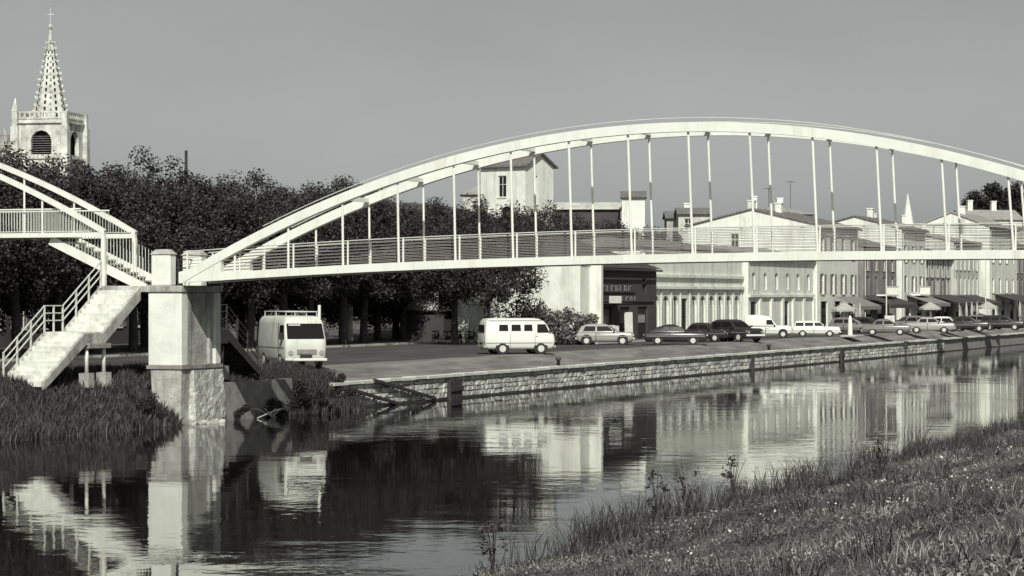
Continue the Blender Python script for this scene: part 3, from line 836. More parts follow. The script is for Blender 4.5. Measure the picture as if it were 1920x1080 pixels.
# 5: tall house whose big gable shows above the deck
def W(L, n, zs, w_=1.2, h=1.9): return [(L * (k + .5) / n, z_, w_, h) for k in range(n) for z_ in zs]
def D(L, n, w_=2.4, h=2.9): return [(L * (k + .5) / n, w_, h) for k in range(n)]
b5 = building('gabled_house', 'tall house with a large white gable rising above the bridge railing', -12.9, 144.4, 160, 12.6, 11.6, ridge=1.5, wall='render_white', roof='roof_tile', wins=W(15.6, 4, (5.2, 8.6)),
              doors=D(15.6, 3), chimneys=[(1.0, 6.6, .9), (5.5, 5.2, 1.0)], shut='shutter', end_wins=[(4.6, 9.4, .8, 1.5)])
for (nm, lab, e_, t0, t1, dp, ze, rg, wl, rfm, n, zs, dn, sh, ch_) in (
    ('grey_house', 'lower grey house right of the tall gabled house', -12.4, 160.3, 174.5, 9.5, 9.9, 1.2, 'wall_e', 'roof_tile', 4, (5.0, 7.6), 3, 'shutter', [(10, 5, 1.1)]),
    ('pale_shop_house', 'pale narrow house at the left of the shuttered terrace', -11.9, 174.8, 186, 10, 12.0, 1.3, 'wall_a', 'roof_tile', 3, (5.4, 8.6), 2, 'shutter', [(7, 5, 1.0)]),
    ('low_dark_house', 'low dark fronted house above the long awning', -12.1, 186.3, 200, 9, 9.4, 1.4, 'wall_e', 'roof_tile', 5, (4.9, 7.1), 3, 'shutter_pale', []),
    ('shuttered_house', 'grey house with close set shuttered windows at the right', -11.8, 200.3, 214.6, 10, 11.2, 1.0, 'wall_b', 'roof_pale', 6, (5.2, 8.0), 3, 'shutter_pale', [(4, 5, 1.0), (11, 5, .9)]),
    ('pale_gabled_house', 'pale house with a broad gable under the dark pines at the far right', -10.6, 215, 232, 9, 13.2, 1.7, 'wall_a', 'roof_pale', 4, (5.4, 9.0), 3, 'shutter_pale', [(4, 4, 1.0)]),
    ('dark_front_house', 'dark grey house right of the pale broad gable', -10.8, 232.3, 251, 9, 11.0, 1.2, 'wall_e', 'roof_tile', 6, (5.2, 8.0), 3, 'shutter', [(6, 4, 1.0)]),
    ('corner_house', 'light house second from the right edge of the street', -10.3, 251.3, 268, 9, 12.8, 1.4, 'wall_b', 'roof_tile', 4, (5.4, 9.0), 3, 'shutter', []),
    ('end_house', 'last house of the street cut by the right edge', -10.6, 268.3, 296, 9, 11.4, 1.5, 'wall_c', 'roof_pale', 8, (5.4, 8.6), 5, 'shutter_pale', [(6, 4, 1.0)])):
    building(nm, lab, e_, t0, t1, dp, ze, ridge=rg, wall=wl, roof=rfm, wins=W(t1 - t0, n, zs, random.choice((1.1, 1.25)), random.choice((1.7, 1.95))), doors=D(t1 - t0, dn), shut=sh, chimneys=ch_)

def awning(e, t, L, z, depth, label, m, valance=True):
    r = thing('awning', label, 'awning', Q(e, t, z), ANGB, 'awnings over the shop fronts')
    MB().add([(0, -.02, .9), (L, -.02, .9), (L, -depth, 0), (0, -depth, 0), (0, -.02, .94), (L, -.02, .94), (L, -depth, .04), (0, -depth, .04)],
             [(0, 3, 2, 1), (4, 5, 6, 7), (0, 1, 5, 4), (1, 2, 6, 5), (2, 3, 7, 6), (3, 0, 4, 7)]).build('canopy', m, r)
    if valance: MB().box(0, L, -depth - .03, -depth + .0, -.3, .02).build('valance', m, r)
    for x in (.05, L - .05): MB().tube([(x, -depth + .05, -.02), (x, -.05, .15)], .025, 6).build('arm', 'dark_metal', r)
awning(-12.2, 148, 9, 4.0, 2.4, 'grey awning under the tall white gable', 'shutter')
awning(-12.2, 159, 12, 4.1, 2.8, 'first dark awning right of the tall gabled house', 'canvas_dark')
awning(-12.0, 177, 9, 4.2, 2.8, 'grey awning on the pale narrow house right of the grey house', 'shutter')
awning(-12.0, 188, 13, 4.2, 3.4, 'long dark awning on the low dark fronted house', 'canvas_dark')
awning(-12.0, 203, 10, 4.2, 3.2, 'dark awning on the house with close set shuttered windows', 'canvas_dark')
awning(-10.6, 218, 14, 4.3, 3.2, 'dark awning below the pale gabled house', 'canvas_dark')
awning(-10.4, 240, 16, 4.3, 3.0, 'farthest dark awning near the right edge of the picture', 'canvas_dark')
for (t, z_, lab) in ((164, 5.0, 'white balcony on the lower grey house beside the tall gable'), (179, 5.05, 'white balcony on the pale narrow house right of the grey house')):
    r = thing('balcony', lab, 'balcony', Q(-12.0, t, z_), ANGB)
    MB().box(0, 5, -1.1, -.01, 0, .16).build('slab', 'white_paint', r)
    MB().box(0, 5, -1.1, -1.04, .9, 1.0).build('handrail', 'white_paint', r)
    for k in range(26): MB().box(.05 + .194 * k, .08 + .194 * k, -1.09, -1.05, .16, .9).build('baluster', 'white_paint', r)

# parasols
def parasol(x, y, label, r0=1.15, m='canvas', open_=True):
    e, t = toq(x, y)
    r = thing('parasol', label, 'parasol', Q(e, t, 1.84 if e < -10.4 else 1.73), 0)
    MB().tube([(0, 0, 0), (0, 0, 2.6)], .03, 6).build('pole', 'white_paint', r)
    MB().cyl((0, 0, .06), (0, 0, 1), .28, .12, 12).build('foot', 'concrete', r)
    if open_:
        b = MB(); n_ = 8
        ring = [(r0 * math.cos(2 * math.pi * k / n_), r0 * math.sin(2 * math.pi * k / n_), 2.05) for k in range(n_)]
        low = [(p[0], p[1], 1.85) for p in ring]
        b.add([(0, 0, 2.7)] + ring + low, [(0, 1 + k, 1 + (k + 1) % n_) for k in range(n_)] + [(1 + k, 1 + n_ + k, 1 + n_ + (k + 1) % n_, 1 + (k + 1) % n_) for k in range(n_)])
        b.build('canopy', m, r)
    else:
        MB().tube([(0, 0, .9), (0, 0, 1.0), (0, 0, 1.7), (0, 0, 2.65)], [.12, .2, .16, .03], 8).build('canopy', m, r, True)
for px, Y, op, lb_ in ((1583, 236, 1, 'open pale parasol directly behind the white bollard'), (1612, 240, 0, 'folded white parasol behind the white bollard'), 
                   (1744, 262, 1, 'open pale parasol before the pale narrow house'), (1812, 275, 0, 'first of the folded white parasols under the dark awning'), (1822, 277, 0, 'second of the folded white parasols under the dark awning'),
                   (1832, 279, 0, 'third of the folded white parasols under the dark awning'), (1852, 280, 1, 'open pointed parasol at the far right'), (1912, 285, 0, 'folded white parasol at the right edge')):
    parasol((px - CX) * Y / FOC, Y, lb_, open_=op)
# small kiosk panels / A-boards on the pavement
def board(px, Y, wd, ht, label, m='sign', rz=0.0):
    x = (px - CX) * Y / FOC; e, t = toq(x, Y)
    r = thing('sign_board', label, 'sign', Q(e, t, 1.84 if e < -10.4 else 1.73), rz)
    MB().add([(-wd / 2, -.25, .0), (wd / 2, -.25, 0), (wd / 2, -.02, ht), (-wd / 2, -.02, ht), (-wd / 2, -.21, 0), (wd / 2, -.21, 0), (wd / 2, .02, ht), (-wd / 2, .02, ht)],
             [(0, 1, 2, 3), (7, 6, 5, 4), (0, 4, 5, 1), (2, 6, 7, 3), (0, 3, 7, 4), (1, 5, 6, 2)]).build('panel', m, r)
    for s in (-1, 1): MB().bar((s * wd * .42, .3, 0), (s * wd * .42, .03, ht * .9), .05).build('leg', 'dark_metal', r)
board(1178, 183, .6, 2.0, 'leaning pale board before the shaded shop front', rz=R(12))
board(1150, 181, .8, 1.1, 'low grey board before the shaded shop front', 'curtain')
board(1668, 232, .9, 1.5, 'white sign board behind the grey parked car')

# white bollard, lamp post
x = (1594 - CX) * 205 / FOC; e_, t_ = toq(x, 205)
bo = thing('traffic_bollard', 'tall white bollard on a pale kerb island right of the white saloon', 'bollard', Q(e_, t_, 1.73), ANG)
MB().tube([(0, 0, 0), (0, 0, .15), (0, 0, 1.45), (0, 0, 1.7)], [.22, .2, .15, .06], 10).build('post', 'white_paint', bo, True)
MB().box(-.7, .5, -.4, 2.5, 0, .14).build('island', 'kerb', bo, bevel=.03)
def street_lamp(px, Y, ztop, label):
    x = (px - CX) * Y / FOC
    e2, t2 = toq(x, Y)
    r = thing('street_lamp', label, 'street lamp', Q(e2, t2, 1.84), ANG)
    MB().tube([(0, 0, 0), (0, 0, .8), (0, 0, ztop - 1.84), (.5, 0, ztop - 1.5), (1.0, 0, ztop - 1.45)], [.1, .07, .05, .04, .035], 8).build('pole', 'trim', r)
    MB().tube([(.9, 0, ztop - 1.5), (1.5, 0, ztop - 1.42)], [.09, .05], 8).build('lamp_head', 'dark_metal', r)
street_lamp(1662, 246, 8.6, 'slim pale street lamp before the tall gabled house')
street_lamp(1848, 276, 8.8, 'slim pale street lamp before the dark awnings at the right')

# ------------------------------------------------------------------ houses on the hill
def zg(x, y):
    e, t = toq(x, y); return float(zground(e, t))
def hill_house(name, label, px, Y, wid, dep, zb, zeave, ridge, rot, wall, roof, wins=(), ewins=(), hip=False, chim=()):
    p = at(px, HY, Y)
    return building(name, label, 0, 0, wid, dep, zeave, ridge=ridge, wall=wall, roof=roof, wins=wins, end_wins=ewins, base=zb, loc=Vector((p.x, p.y, zb)), frame_rot=rot - ANGB, hip=hip, chimneys=chim)
# main house: near corner at px 985; gable end to the right
pc = at(985, HY, 258)
hh = thing('hill_house', 'white house with two tall windows standing above the tree tops', 'house', (pc.x, pc.y, 8.0), R(57))
H1, W1, L1, RG = 10.2, 5.3, 5.4, 1.25     # local x: along gable wall (to the right, away), local y: along eave side (to the left, away)
gw = holed_wall(0, W1, 0, H1, [(1.6, 2.3, 6.3, 9.2)]); gw.add([(0, 0, H1), (W1, 0, H1), (W1 / 2, 0, H1 + RG)], [(0, 1, 2)]); gw.build('gable_wall', 'wall_a', hh)
sw = holed_wall(0, L1, 0, H1, [(2.3, 3.3, 7.0, 9.2), (1.6, 2.9, 5.0, 6.1, True)]); sw.v = [(y, x, z_) for x, y, z_ in sw.v]; sw.build('wall', 'wall_a', hh)
MB().add([(W1, 0, 0), (W1, L1, 0), (W1, L1, H1), (W1, 0, H1), (0, L1, 0), (W1, L1, 0), (W1, L1, H1), (W1 / 2, L1, H1 + RG), (0, L1, H1)], [(0, 1, 2, 3), (4, 5, 6, 7, 8)]).build('rear_wall', 'wall_a', hh)
MB().box(.5, W1 - .4, .5, L1 - .4, 0, H1 - .1).build('interior', 'void', hh)
wn = window(hh, 1.95, 6.3, .68, 2.85, sill=True)
wn = window(hh, 0, 7.0, .98, 2.15, sill=True); wn.location = (.12, 2.8, 7.0); wn.rotation_euler = (0, 0, -math.pi / 2)
rb = MB()
for s in (0, 1):
    xa = -.4 if s == 0 else W1 + .4; za = H1 - .4 * RG / (W1 / 2) + .03
    rb.add([(xa, -.4, za), (xa, L1 + .3, za), (W1 / 2, L1 + .3, H1 + RG + .03), (W1 / 2, -.4, H1 + RG + .03), (xa, -.4, za + .16), (xa, L1 + .3, za + .16), (W1 / 2, L1 + .3, H1 + RG + .19), (W1 / 2, -.4, H1 + RG + .19)],
           [(0, 3, 2, 1), (4, 5, 6, 7), (0, 1, 5, 4), (1, 2, 6, 5), (2, 3, 7, 6), (3, 0, 4, 7)])
rb.build('roof', 'roof_tile', hh)
hill_house('hill_annex', 'low house with a pale sloping roof left of the hill house', 868, 268, 3.4, 5, 7.5, 15.6, 1.2, R(0), 'wall_b', 'roof_pale', hip=True, chim=[(2.4, 2.5, .9)])
hill_house('dark_barn', 'low dark building with a pale rim right of the hill house', 1040, 262, 6.6, 5, 8.0, 13.9, .6, R(-4), 'wall_d', 'wall_b', hip=False)
hill_house('small_white_house', 'small white house with a sloping roof edge right of the dark low building', 1166, 256, 2.3, 4, 6.0, 14.9, .5, R(-3), 'render_white', 'roof_tile', wins=[])
hill_house('chimney_house', 'small grey house with a white chimney behind the railing', 1250, 262, 2.6, 4, 4.0, 13.0, .6, R(0), 'wall_c', 'roof_tile', chim=[(2.2, 1.5, 1.0)])
hill_house('tiny_white_house', 'small pale house with one dark window left of the big gable', 1272, 258, 3.2, 4, 4.0, 13.3, .5, R(0), 'wall_b', 'roof_tile', wins=[(1.0, 11.6, .8, 1.2)])
hill_house('ridge_house', 'pale roofed house directly behind the left slope of the big gable', 1318, 262, 5.0, 5, 4.0, 11.6, 1.0, R(-8), 'wall_a', 'roof_pale', hip=True)
hill_house('back_house', 'roof with small chimneys behind the big gable', 1395, 292, 8.0, 6, 3.0, 14.3, .9, R(2), 'wall_b', 'roof_pale', hip=True, chim=[(1.5, 3, 1.2), (4.5, 3, 1.0)])
hill_house('far_row', 'low tiled row seen between the two big gables', 1600, 330, 9.0, 6, 3.0, 13.9, .7, R(0), 'wall_c', 'roof_tile', hip=True, chim=[(3, 3, 1.0), (7, 3, .8)])
hill_house('far_white_row', 'white walls stepping down beside the pines at the far right', 1808, 352, 8.5, 6, 3.0, 15.6, 1.2, R(12), 'render_white', 'roof_pale', chim=[(2, 3, 1.4), (5.5, 3, 1.3)])
# far pointed spire between the gables
ps = at(1702, HY, 420)
fs_ = thing('distant_spire', 'small pale pointed spire far behind the railing at the right', 'spire', (ps.x, ps.y, 1.6), 0)
MB().box(-1.3, 1.3, -1.3, 1.3, 0, 14.0).build('tower', 'wall_b', fs_)
MB().tube([(0, 0, 14.0), (0, 0, 20.2)], [1.25, .06], 8).build('spire_cone', 'wall_a', fs_)
# television aerials
def aerial(px, py, Y, h, label):
    p = at(px, py, Y)
    r = thing('television_aerial', label, 'aerial', p, R(random.uniform(-30, 30)))
    MB().tube([(0, 0, 0), (0, 0, h)], .03, 5).build('mast', 'dark_metal', r)
    for k in range(4): MB().bar((-.5, k * .3 - .4, h - .1), (.5, k * .3 - .4, h - .1), .025).build('element', 'dark_metal', r)
    MB().bar((0, -.5, h - .1), (0, .6, h - .1), .03).build('boom', 'dark_metal', r)
aerial(1441, 388, 292, 2.2, 'thin television aerial above the big gable, the left one')
aerial(1482, 392, 292, 3.2, 'tall thin television aerial above the roof right of the gable peak')

# ------------------------------------------------------------------ church
pc = at(99, HY, 420)
S = 420 / FOC
ch = thing('church_tower', 'pale stone church tower with a crocketed spire above the trees', 'church', (pc.x - .4, pc.y, 12.0), R(-12))
HW = 4.2
def Zp(py): return CZ - (py - HY) * S - 12.0
zt = Zp(226)
def tower_wall(ops): return holed_wall(-HW, HW, 0, zt, ops, .7)
op = [(-1.7, 1.9, Zp(292), Zp(247), True)]
tw = tower_wall(op); tw.v = [(x, y - HW, z_) for x, y, z_ in tw.v]; tw.build('wall', 'church', ch)
tw = tower_wall(op); tw.v = [(HW - y, x, z_) for x, y, z_ in tw.v]; tw.build('wall', 'church', ch)
MB().add([(-HW, -HW, 0), (-HW, HW, 0), (-HW, HW, zt), (-HW, -HW, zt), (HW, HW, 0), (HW, HW, zt)], [(0, 1, 2, 3), (1, 4, 5, 2)]).build('wall', 'church', ch)
MB().box(-HW + 1.1, HW - 1.1, -HW + 1.1, HW - 1.1, 0, zt - .1).build('bell_chamber', 'void', ch)
MB().box(-HW, HW, -HW, HW, zt - .1, zt).build('tower_roof', 'church', ch)
for z_, pr in ((Zp(234), .35), (Zp(300), .25)): 
    for s in (-1, 1):
        MB().box(-HW - pr, HW + pr, s * HW - (pr if s < 0 else 0), s * HW + (pr if s > 0 else 0), z_, z_ + .35).build('string_course', 'church', ch)
    MB().box(HW, HW + pr, -HW, HW, z_ + .01, z_ + .34).build('string_course', 'church', ch)
for k in range(8):   # louvre slats in the belfry opening
    MB().bar((-1.6, -HW + .45, Zp(292) + .3 + .38 * k), (1.8, -HW + .45, Zp(292) + .3 + .38 * k), .3, .06).build('louvre', 'concrete_dark', ch)
for sx in (-1, 1):
    for sy in (-1, 1):
        bx_, by_ = sx * (HW + .1), sy * (HW + .1)
        b = MB().frustum((bx_ - .75, bx_ + .75, by_ - .75, by_ + .75, 0), (bx_ - .6, bx_ + .6, by_ - .6, by_ + .6, zt - 1.2)).build('buttress', 'church', ch)
        pn = MB().box(bx_ - .45, bx_ + .45, by_ - .45, by_ + .45, zt - 1.2, zt + 1.2)
        if sx < 0: pn.frustum((bx_ - .5, bx_ + .5, by_ - .5, by_ + .5, zt + 1.2), (bx_ - .05, bx_ + .05, by_ - .05, by_ + .05, zt + 3.4))
        pn.build('pinnacle', 'church' if sx > 0 or sy < 0 else 'stone_c', b)
for s_ in range(4):   # pierced parapet
    r = bpy.data.objects.new('parapet', None); COL.objects.link(r); r.parent = ch; r.rotation_euler = (0, 0, s_ * math.pi / 2)
    MB().box(-HW + .4, HW - .4, -HW - .1, -HW + .2, zt, zt + .25).build('base_course', 'church', r)
    MB().box(-HW + .4, HW - .4, -HW - .12, -HW + .22, zt + 1.0, zt + 1.25).build('rail', 'church', r)
    for k in range(9): MB().box(-HW + .5 + k * .86, -HW + .82 + k * .86, -HW - .08, -HW + .18, zt + .25, zt + 1.0).build('baluster', 'church', r)
z0s, z1s, rb_ = zt, Zp(62), 2.95
sp = MB(); n_ = 8
ring = [(rb_ * math.cos(R(22.5 + 45 * k)), rb_ * math.sin(R(22.5 + 45 * k)), z0s) for k in range(n_)]
sp.add(ring + [(0.16 * math.cos(R(22.5 + 45 * k)), .16 * math.sin(R(22.5 + 45 * k)), z1s) for k in range(n_)], [(k, (k + 1) % n_, n_ + (k + 1) % n_, n_ + k) for k in range(n_)] + [tuple(range(n_, 2 * n_))])
spo = sp.build('spire', 'church', ch)
ck = MB().frustum((-.2, .2, -.16, .16, -.14), (-.06, .34, -.1, .1, .24)).mesh('crocket', 'church')
nv = MB().box(-.03, .05, -.3, .3, -.42, .42).mesh('opening', 'void')
for k in range(8):
    a_ = R(22.5 + 45 * k); am = R(45 * k)
    for j in range(13):
        f = .04 + .92 * j / 13; rr = rb_ + (.16 - rb_) * f; zz = z0s + (z1s - z0s) * f
        inst(ck, 'crocket', spo, (rr * math.cos(a_), rr * math.sin(a_), zz + random.uniform(-.15, .15)), a_ + random.uniform(-.3, .3), tuple(random.uniform(.7, 1.35) for _ in range(3)))
    if math.sin(am) < .2:
        for j in range(11):
            f = .05 + .80 * j / 11; rr = (rb_ + (.16 - rb_) * f) * math.cos(R(22.5)); zz = z0s + (z1s - z0s) * f
            inst(nv, 'opening', spo, (rr * math.cos(am), rr * math.sin(am), zz), am, (1, .62 - .35 * f, .85 - .3 * f))
fn = MB().tube([(0, 0, z1s - .2), (0, 0, z1s + .5), (0, 0, z1s + .9), (0, 0, z1s + 1.2), (0, 0, z1s + 1.5), (0, 0, z1s + 4.2)], [.2, .16, .4, .4, .1, .05], 8)
fn.box(-.6, .6, -.05, .05, z1s + 3.0, z1s + 3.15); fn.build('finial', 'church', ch)
# nave to the left of the tower
pn_ = at(-30, HY, 424)
nv_ = thing('church_nave', 'grey church nave roof beside the tower at the left edge', 'church', (pn_.x, pn_.y, 12.0), R(-15))
MB().box(-9, 8.2, -5, 5, 0, Zp(284)).build('wall', 'church', nv_)
MB().prism([(-5.4, 0), (5.4, 0), (0, 2.4)], -9.2, 8.3)
rf = MB(); rf.add([(-9.2, -5.4, Zp(284)), (8.3, -5.4, Zp(284)), (8.3, 5.4, Zp(284)), (-9.2, 5.4, Zp(284)), (-9.2, 0, Zp(262)), (8.3, 0, Zp(262))], [(0, 1, 5, 4), (2, 3, 4, 5), (0, 4, 3), (1, 2, 5), (0, 3, 2, 1)]); rf.build('roof', 'roof_pale', nv_)
MB().tube([(4.2, -1, Zp(276)), (4.2, -1, Zp(252)), (4.2, -1, Zp(238))], [.9, .9, .1], 8).build('turret', 'stone_c', nv_)

# ------------------------------------------------------------------ trees
def leaf_cloud(name, m, centers, radii, n_per, size, up=.3, seed=1):
    r = np.random.default_rng(seed)
    C = np.repeat(np.asarray(centers, float), n_per, 0); Rd = np.repeat(np.asarray(radii, float), n_per, 0)
    n = len(C)
    d = r.normal(size=(n, 3)); d /= np.linalg.norm(d, axis=1, keepdims=True)
    P = C + d * Rd * (r.random((n, 1)) ** .45)
    nn = d * .6 + r.normal(size=(n, 3)) * .7; nn[:, 2] += up; nn /= np.linalg.norm(nn, axis=1, keepdims=True)
    a_ = np.cross(nn, r.normal(size=(n, 3))); a_ /= np.linalg.norm(a_, axis=1, keepdims=True); b_ = np.cross(nn, a_)
    s = size * r.uniform(.55, 1.35, (n, 1))
    V = np.stack([P - a_ * s, P - b_ * s * .6, P + a_ * s, P + b_ * s * .6], 1).reshape(-1, 3)
    F = np.arange(4 * n).reshape(-1, 4)
    return np_mesh(name, V, F, m)

def crown_mesh(seed, rx, rz, cz, nc, n_per, size, m, low=-.95):
    r = np.random.default_rng(seed)
    cs = []; rs = []
    while len(cs) < nc:
        d = r.normal(size=3); d /= np.linalg.norm(d)
        if d[2] < low: continue
        q = r.uniform(.35, 1.0) ** .6 * (1 + .12 * math.sin(3 * d[0] + seed) + .1 * math.cos(4 * d[1] - seed))
        cs.append((d[0] * rx * q, d[1] * rx * q, cz + d[2] * rz * q)); rs.append([r.uniform(.5, 1.15)] * 3)
    return leaf_cloud('crown', m, cs, rs, n_per, size, seed=seed)

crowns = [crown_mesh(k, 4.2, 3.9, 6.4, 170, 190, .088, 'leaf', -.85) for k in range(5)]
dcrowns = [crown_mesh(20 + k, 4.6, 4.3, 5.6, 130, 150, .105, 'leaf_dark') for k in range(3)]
trunks = []
for k in range(3):
    r = random.Random(k); b = MB()
    b.tube([(0, 0, -.3), (0, 0, .3), (.05, 0, 1.6), (.1, .05, 3.0), (.05, .1, 4.6), (.0, .1, 7.2)], [.42, .3, .26, .24, .17, .06], 9)
    for j in range(6):
        a_ = j * 1.05 + r.uniform(-.3, .3); h = 2.7 + .35 * j
        b.tube([(.08, .05, h), (1.2 * math.cos(a_), 1.2 * math.sin(a_), h + 1.0), (2.8 * math.cos(a_), 2.8 * math.sin(a_), h + 1.9 + r.random())], [.13, .1, .04], 6)
    trunks.append([b.mesh('trunk', 'bark', True), None, b])
trunks[0][1] = trunks[0][2].mesh('trunk', 'bark_pale_sunlit', True)
def plane_tree(e, t, sc, label, group=None, dark=False, pale=False, zb=None):
    zb = float(zground(e, t)) if zb is None else zb
    r = thing('plane_tree', label, 'tree', Q(e, t, zb), random.uniform(0, 6.28), group)
    r.scale = (sc * random.uniform(.95, 1.08), sc * random.uniform(.95, 1.08), sc)
    inst(random.choice(dcrowns if dark else crowns), 'crown', r)
    inst(trunks[0][1] if pale else random.choice(trunks)[0], 'trunk', r)
    return r
FR = 'dark leafy plane tree in the front row along the square behind the bridge'
tt = 17.0; k = 0
while tt < 128:
    sc = .985 + .03 * math.sin(tt * .9) + random.uniform(-.03, .03)
    if tt > 70: sc *= .93
    if 86 < tt < 116: sc = .955 + random.uniform(-.03, .03)
    if tt > 116: sc *= .96
    plane_tree(-24.5 + random.uniform(-.6, .6) - (3.0 if tt > 74 else 0), tt, sc, FR, 'front row of plane trees', zb=1.84 if tt < 76 else 1.7, pale=(k == 13))
    tt += 4.4; k += 1
BK = 'dark leafy tree in the rear row behind the front plane trees'
tt = 12.0
while tt < 100:
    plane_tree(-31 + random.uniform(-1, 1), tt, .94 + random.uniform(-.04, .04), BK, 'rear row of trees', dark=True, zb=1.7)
    tt += 5.6
plane_tree(-15.2, 68.5, .88, 'broad low tree whose leaves cover the left of the white end wall', None, zb=1.74)
plane_tree(-18.5, 71.0, .86, 'small tree between the white minibus and the white end wall', None, zb=1.74)
NB = 'dark leafy tree close behind the staircase at the left'
for (e, t, s) in ((-17, -2, .80), (-19, 5, .83), (-22, 12, .9), (-28, 2, .93), (-27, -8, .88)):
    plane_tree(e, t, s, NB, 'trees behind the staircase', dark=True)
# shrubs on the hill slope right of the trees
for k in range(8):
    px = 1120 + 16 * k; Y = 232 + 3 * (k % 4); p = at(px, HY, Y)
    e, t = toq(p.x, p.y); ztop = 5 + (HY - (388 + .2 * (px - 1040) if px < 1130 else 408 + .16 * (px - 1130))) * Y / FOC
    zb = max(1.6, ztop - 8); sc = (ztop - 1.2) / 10.2
    plane_tree(e, t, max(.55, sc * .9), 'dark tree on the slope between the hill house and the long roofs', 'trees on the slope', dark=True, zb=1.6)
# pines top right
pcrown = []
for k in range(3):
    r = np.random.default_rng(60 + k); cs = []; rs = []
    for j in range(70):
        h = r.uniform(.25, 1) ; rad = 2.6 * (1 - h) ** .7 + .5
        a_ = r.uniform(0, 6.28); cs.append((rad * math.cos(a_) * r.random(), rad * math.sin(a_) * r.random(), 3 + 13 * h)); rs.append((.9, .9, .7))
    pcrown.append(leaf_cloud('crown', 'leaf_dark', cs, rs, 60, .2, seed=60 + k))
ptr = MB().tube([(0, 0, -.3), (0, 0, 8), (0, 0, 15.5)], [.35, .22, .05], 8).mesh('trunk', 'bark', True)
for k, (px, Y, sc, lab) in enumerate(((1826, 372, 1.08, 'dark pine at the left of the clump above the white walls'), (1846, 380, 1.05, 'second dark pine of the clump above the white walls'), (1862, 372, 1.18, 'tall dark pine in the middle of the clump above the white walls'),
                                  (1884, 378, 1.1, 'dark pine right of the tallest one in the clump'), (1902, 372, 1.15, 'dark pine near the right edge behind the last hanger'), (1918, 380, 1.1, 'dark pine cut by the right edge of the picture'))):
    p = at(px, HY, Y)
    r = thing('pine_tree', lab, 'tree', (p.x, p.y, 2.6), k * 1.3, 'pines at the far right'); r.scale = (sc, sc, sc)
    inst(pcrown[k % 3], 'crown', r); inst(ptr, 'trunk', r)
# pole above the trees
p = at(349, HY, 190)
pl = thing('utility_pole', 'single dark pole standing up out of the tree tops', 'pole', (p.x, p.y, 1.7), 0)
MB().tube([(0, 0, 0), (0, 0, 14.1)], [.16, .11], 8).build('shaft', 'timber', pl)
# dark house front under the trees
w9 = [(2 + 3.0 * k, 2.9, 1.2, 1.5) for k in range(16)]
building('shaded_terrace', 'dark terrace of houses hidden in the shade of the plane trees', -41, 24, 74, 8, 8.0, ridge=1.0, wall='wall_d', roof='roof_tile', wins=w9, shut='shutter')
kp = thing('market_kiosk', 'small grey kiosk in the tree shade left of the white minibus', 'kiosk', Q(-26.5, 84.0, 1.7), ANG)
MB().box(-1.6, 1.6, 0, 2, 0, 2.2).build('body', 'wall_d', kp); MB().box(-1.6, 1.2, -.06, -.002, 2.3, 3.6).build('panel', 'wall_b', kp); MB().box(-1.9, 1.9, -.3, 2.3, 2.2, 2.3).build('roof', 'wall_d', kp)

# ------------------------------------------------------------------ vehicles
def loft(levels, rc=.12, n=3):
    b = MB(); rings = []
    for (z_, xr, xf, hw) in levels:
        r = min(rc, hw * .5, (xf - xr) * .3); ring = []
        for (cx, cy, a0) in ((xf - r, hw - r, 0), (xr + r, hw - r, 90), (xr + r, -hw + r, 180), (xf - r, -hw + r, 270)):
            for k in range(n + 1):
                a_ = R(a0 + 90 * k / n); ring.append((cx + r * math.cos(a_), cy + r * math.sin(a_), z_))
        rings.append(ring)
    return b.sweep(rings)
def lerp_lv(levels, z_):
    for a_, b_ in zip(levels, levels[1:]):
        if a_[0] <= z_ <= b_[0]:
            f = (z_ - a_[0]) / max(1e-6, b_[0] - a_[0]); return [a_[k] + (b_[k] - a_[k]) * f for k in range(4)]
    return levels[-1]
def pane_side(levels, s, x0b, x1b, x0t, x1t, z0, z1, off=.012):
    hb, ht = lerp_lv(levels, z0)[3] + off, lerp_lv(levels, z1)[3] + off
    o = [(x0b, s * hb, z0), (x1b, s * hb, z0), (x1t, s * ht, z1), (x0t, s * ht, z1)]
    i = [(x, y - s * .03, z_) for x, y, z_ in o]
    return MB().add(o + i, [(0, 1, 2, 3), (7, 6, 5, 4), (0, 4, 5, 1), (1, 5, 6, 2), (2, 6, 7, 3), (3, 7, 4, 0)])
def pane_end(levels, front, z0, z1, wf=.84, off=.012):
    a_, b_ = lerp_lv(levels, z0), lerp_lv(levels, z1); j = 2 if front else 1; sg_ = 1 if front else -1
    o = [(a_[j] + sg_ * off, -a_[3] * wf, z0), (a_[j] + sg_ * off, a_[3] * wf, z0), (b_[j] + sg_ * off, b_[3] * wf, z1), (b_[j] + sg_ * off, -b_[3] * wf, z1)]
    i = [(x - sg_ * .04, y, z_) for x, y, z_ in o]
    return MB().add(o + i, [(0, 1, 2, 3), (7, 6, 5, 4), (0, 4, 5, 1), (1, 5, 6, 2), (2, 6, 7, 3), (3, 7, 4, 0)])
def wheels(root, xs, hw, r, well=True):
    tm = MB().cyl((0, 0, 0), (0, 1, 0), r, .19, 18).mesh('wheel', 'tyre'); rm = MB().cyl((0, 0, 0), (0, 1, 0), r * .62, .21, 14).mesh('rim', 'rim')
    wm = MB().cyl((0, 0, 0), (0, 1, 0), r * 1.28, .1, 18).mesh('wheel_arch', 'rubber')
    for x in xs:
        for s in (-1, 1):
            wl = inst(tm, 'wheel', root, (x, s * (hw - .055), r)); inst(rm, 'rim', wl)
            if well: inst(wm, 'wheel_arch', root, (x, s * (hw - .045), r + .05))
def headlight(root, x, y, z_, r=.09, m='rim', s=1):
    return MB().cyl((x, y, z_), (1, 0, 0), r, .06, 12).build('headlight' if s > 0 else 'tail_light', m, root)
def vehicle_root(name, label, cat, px, Y, zb, heading, group=None):
    p = at(px, HY, Y)
    return thing(name, label, cat, (p.x, p.y, zb), heading, group)

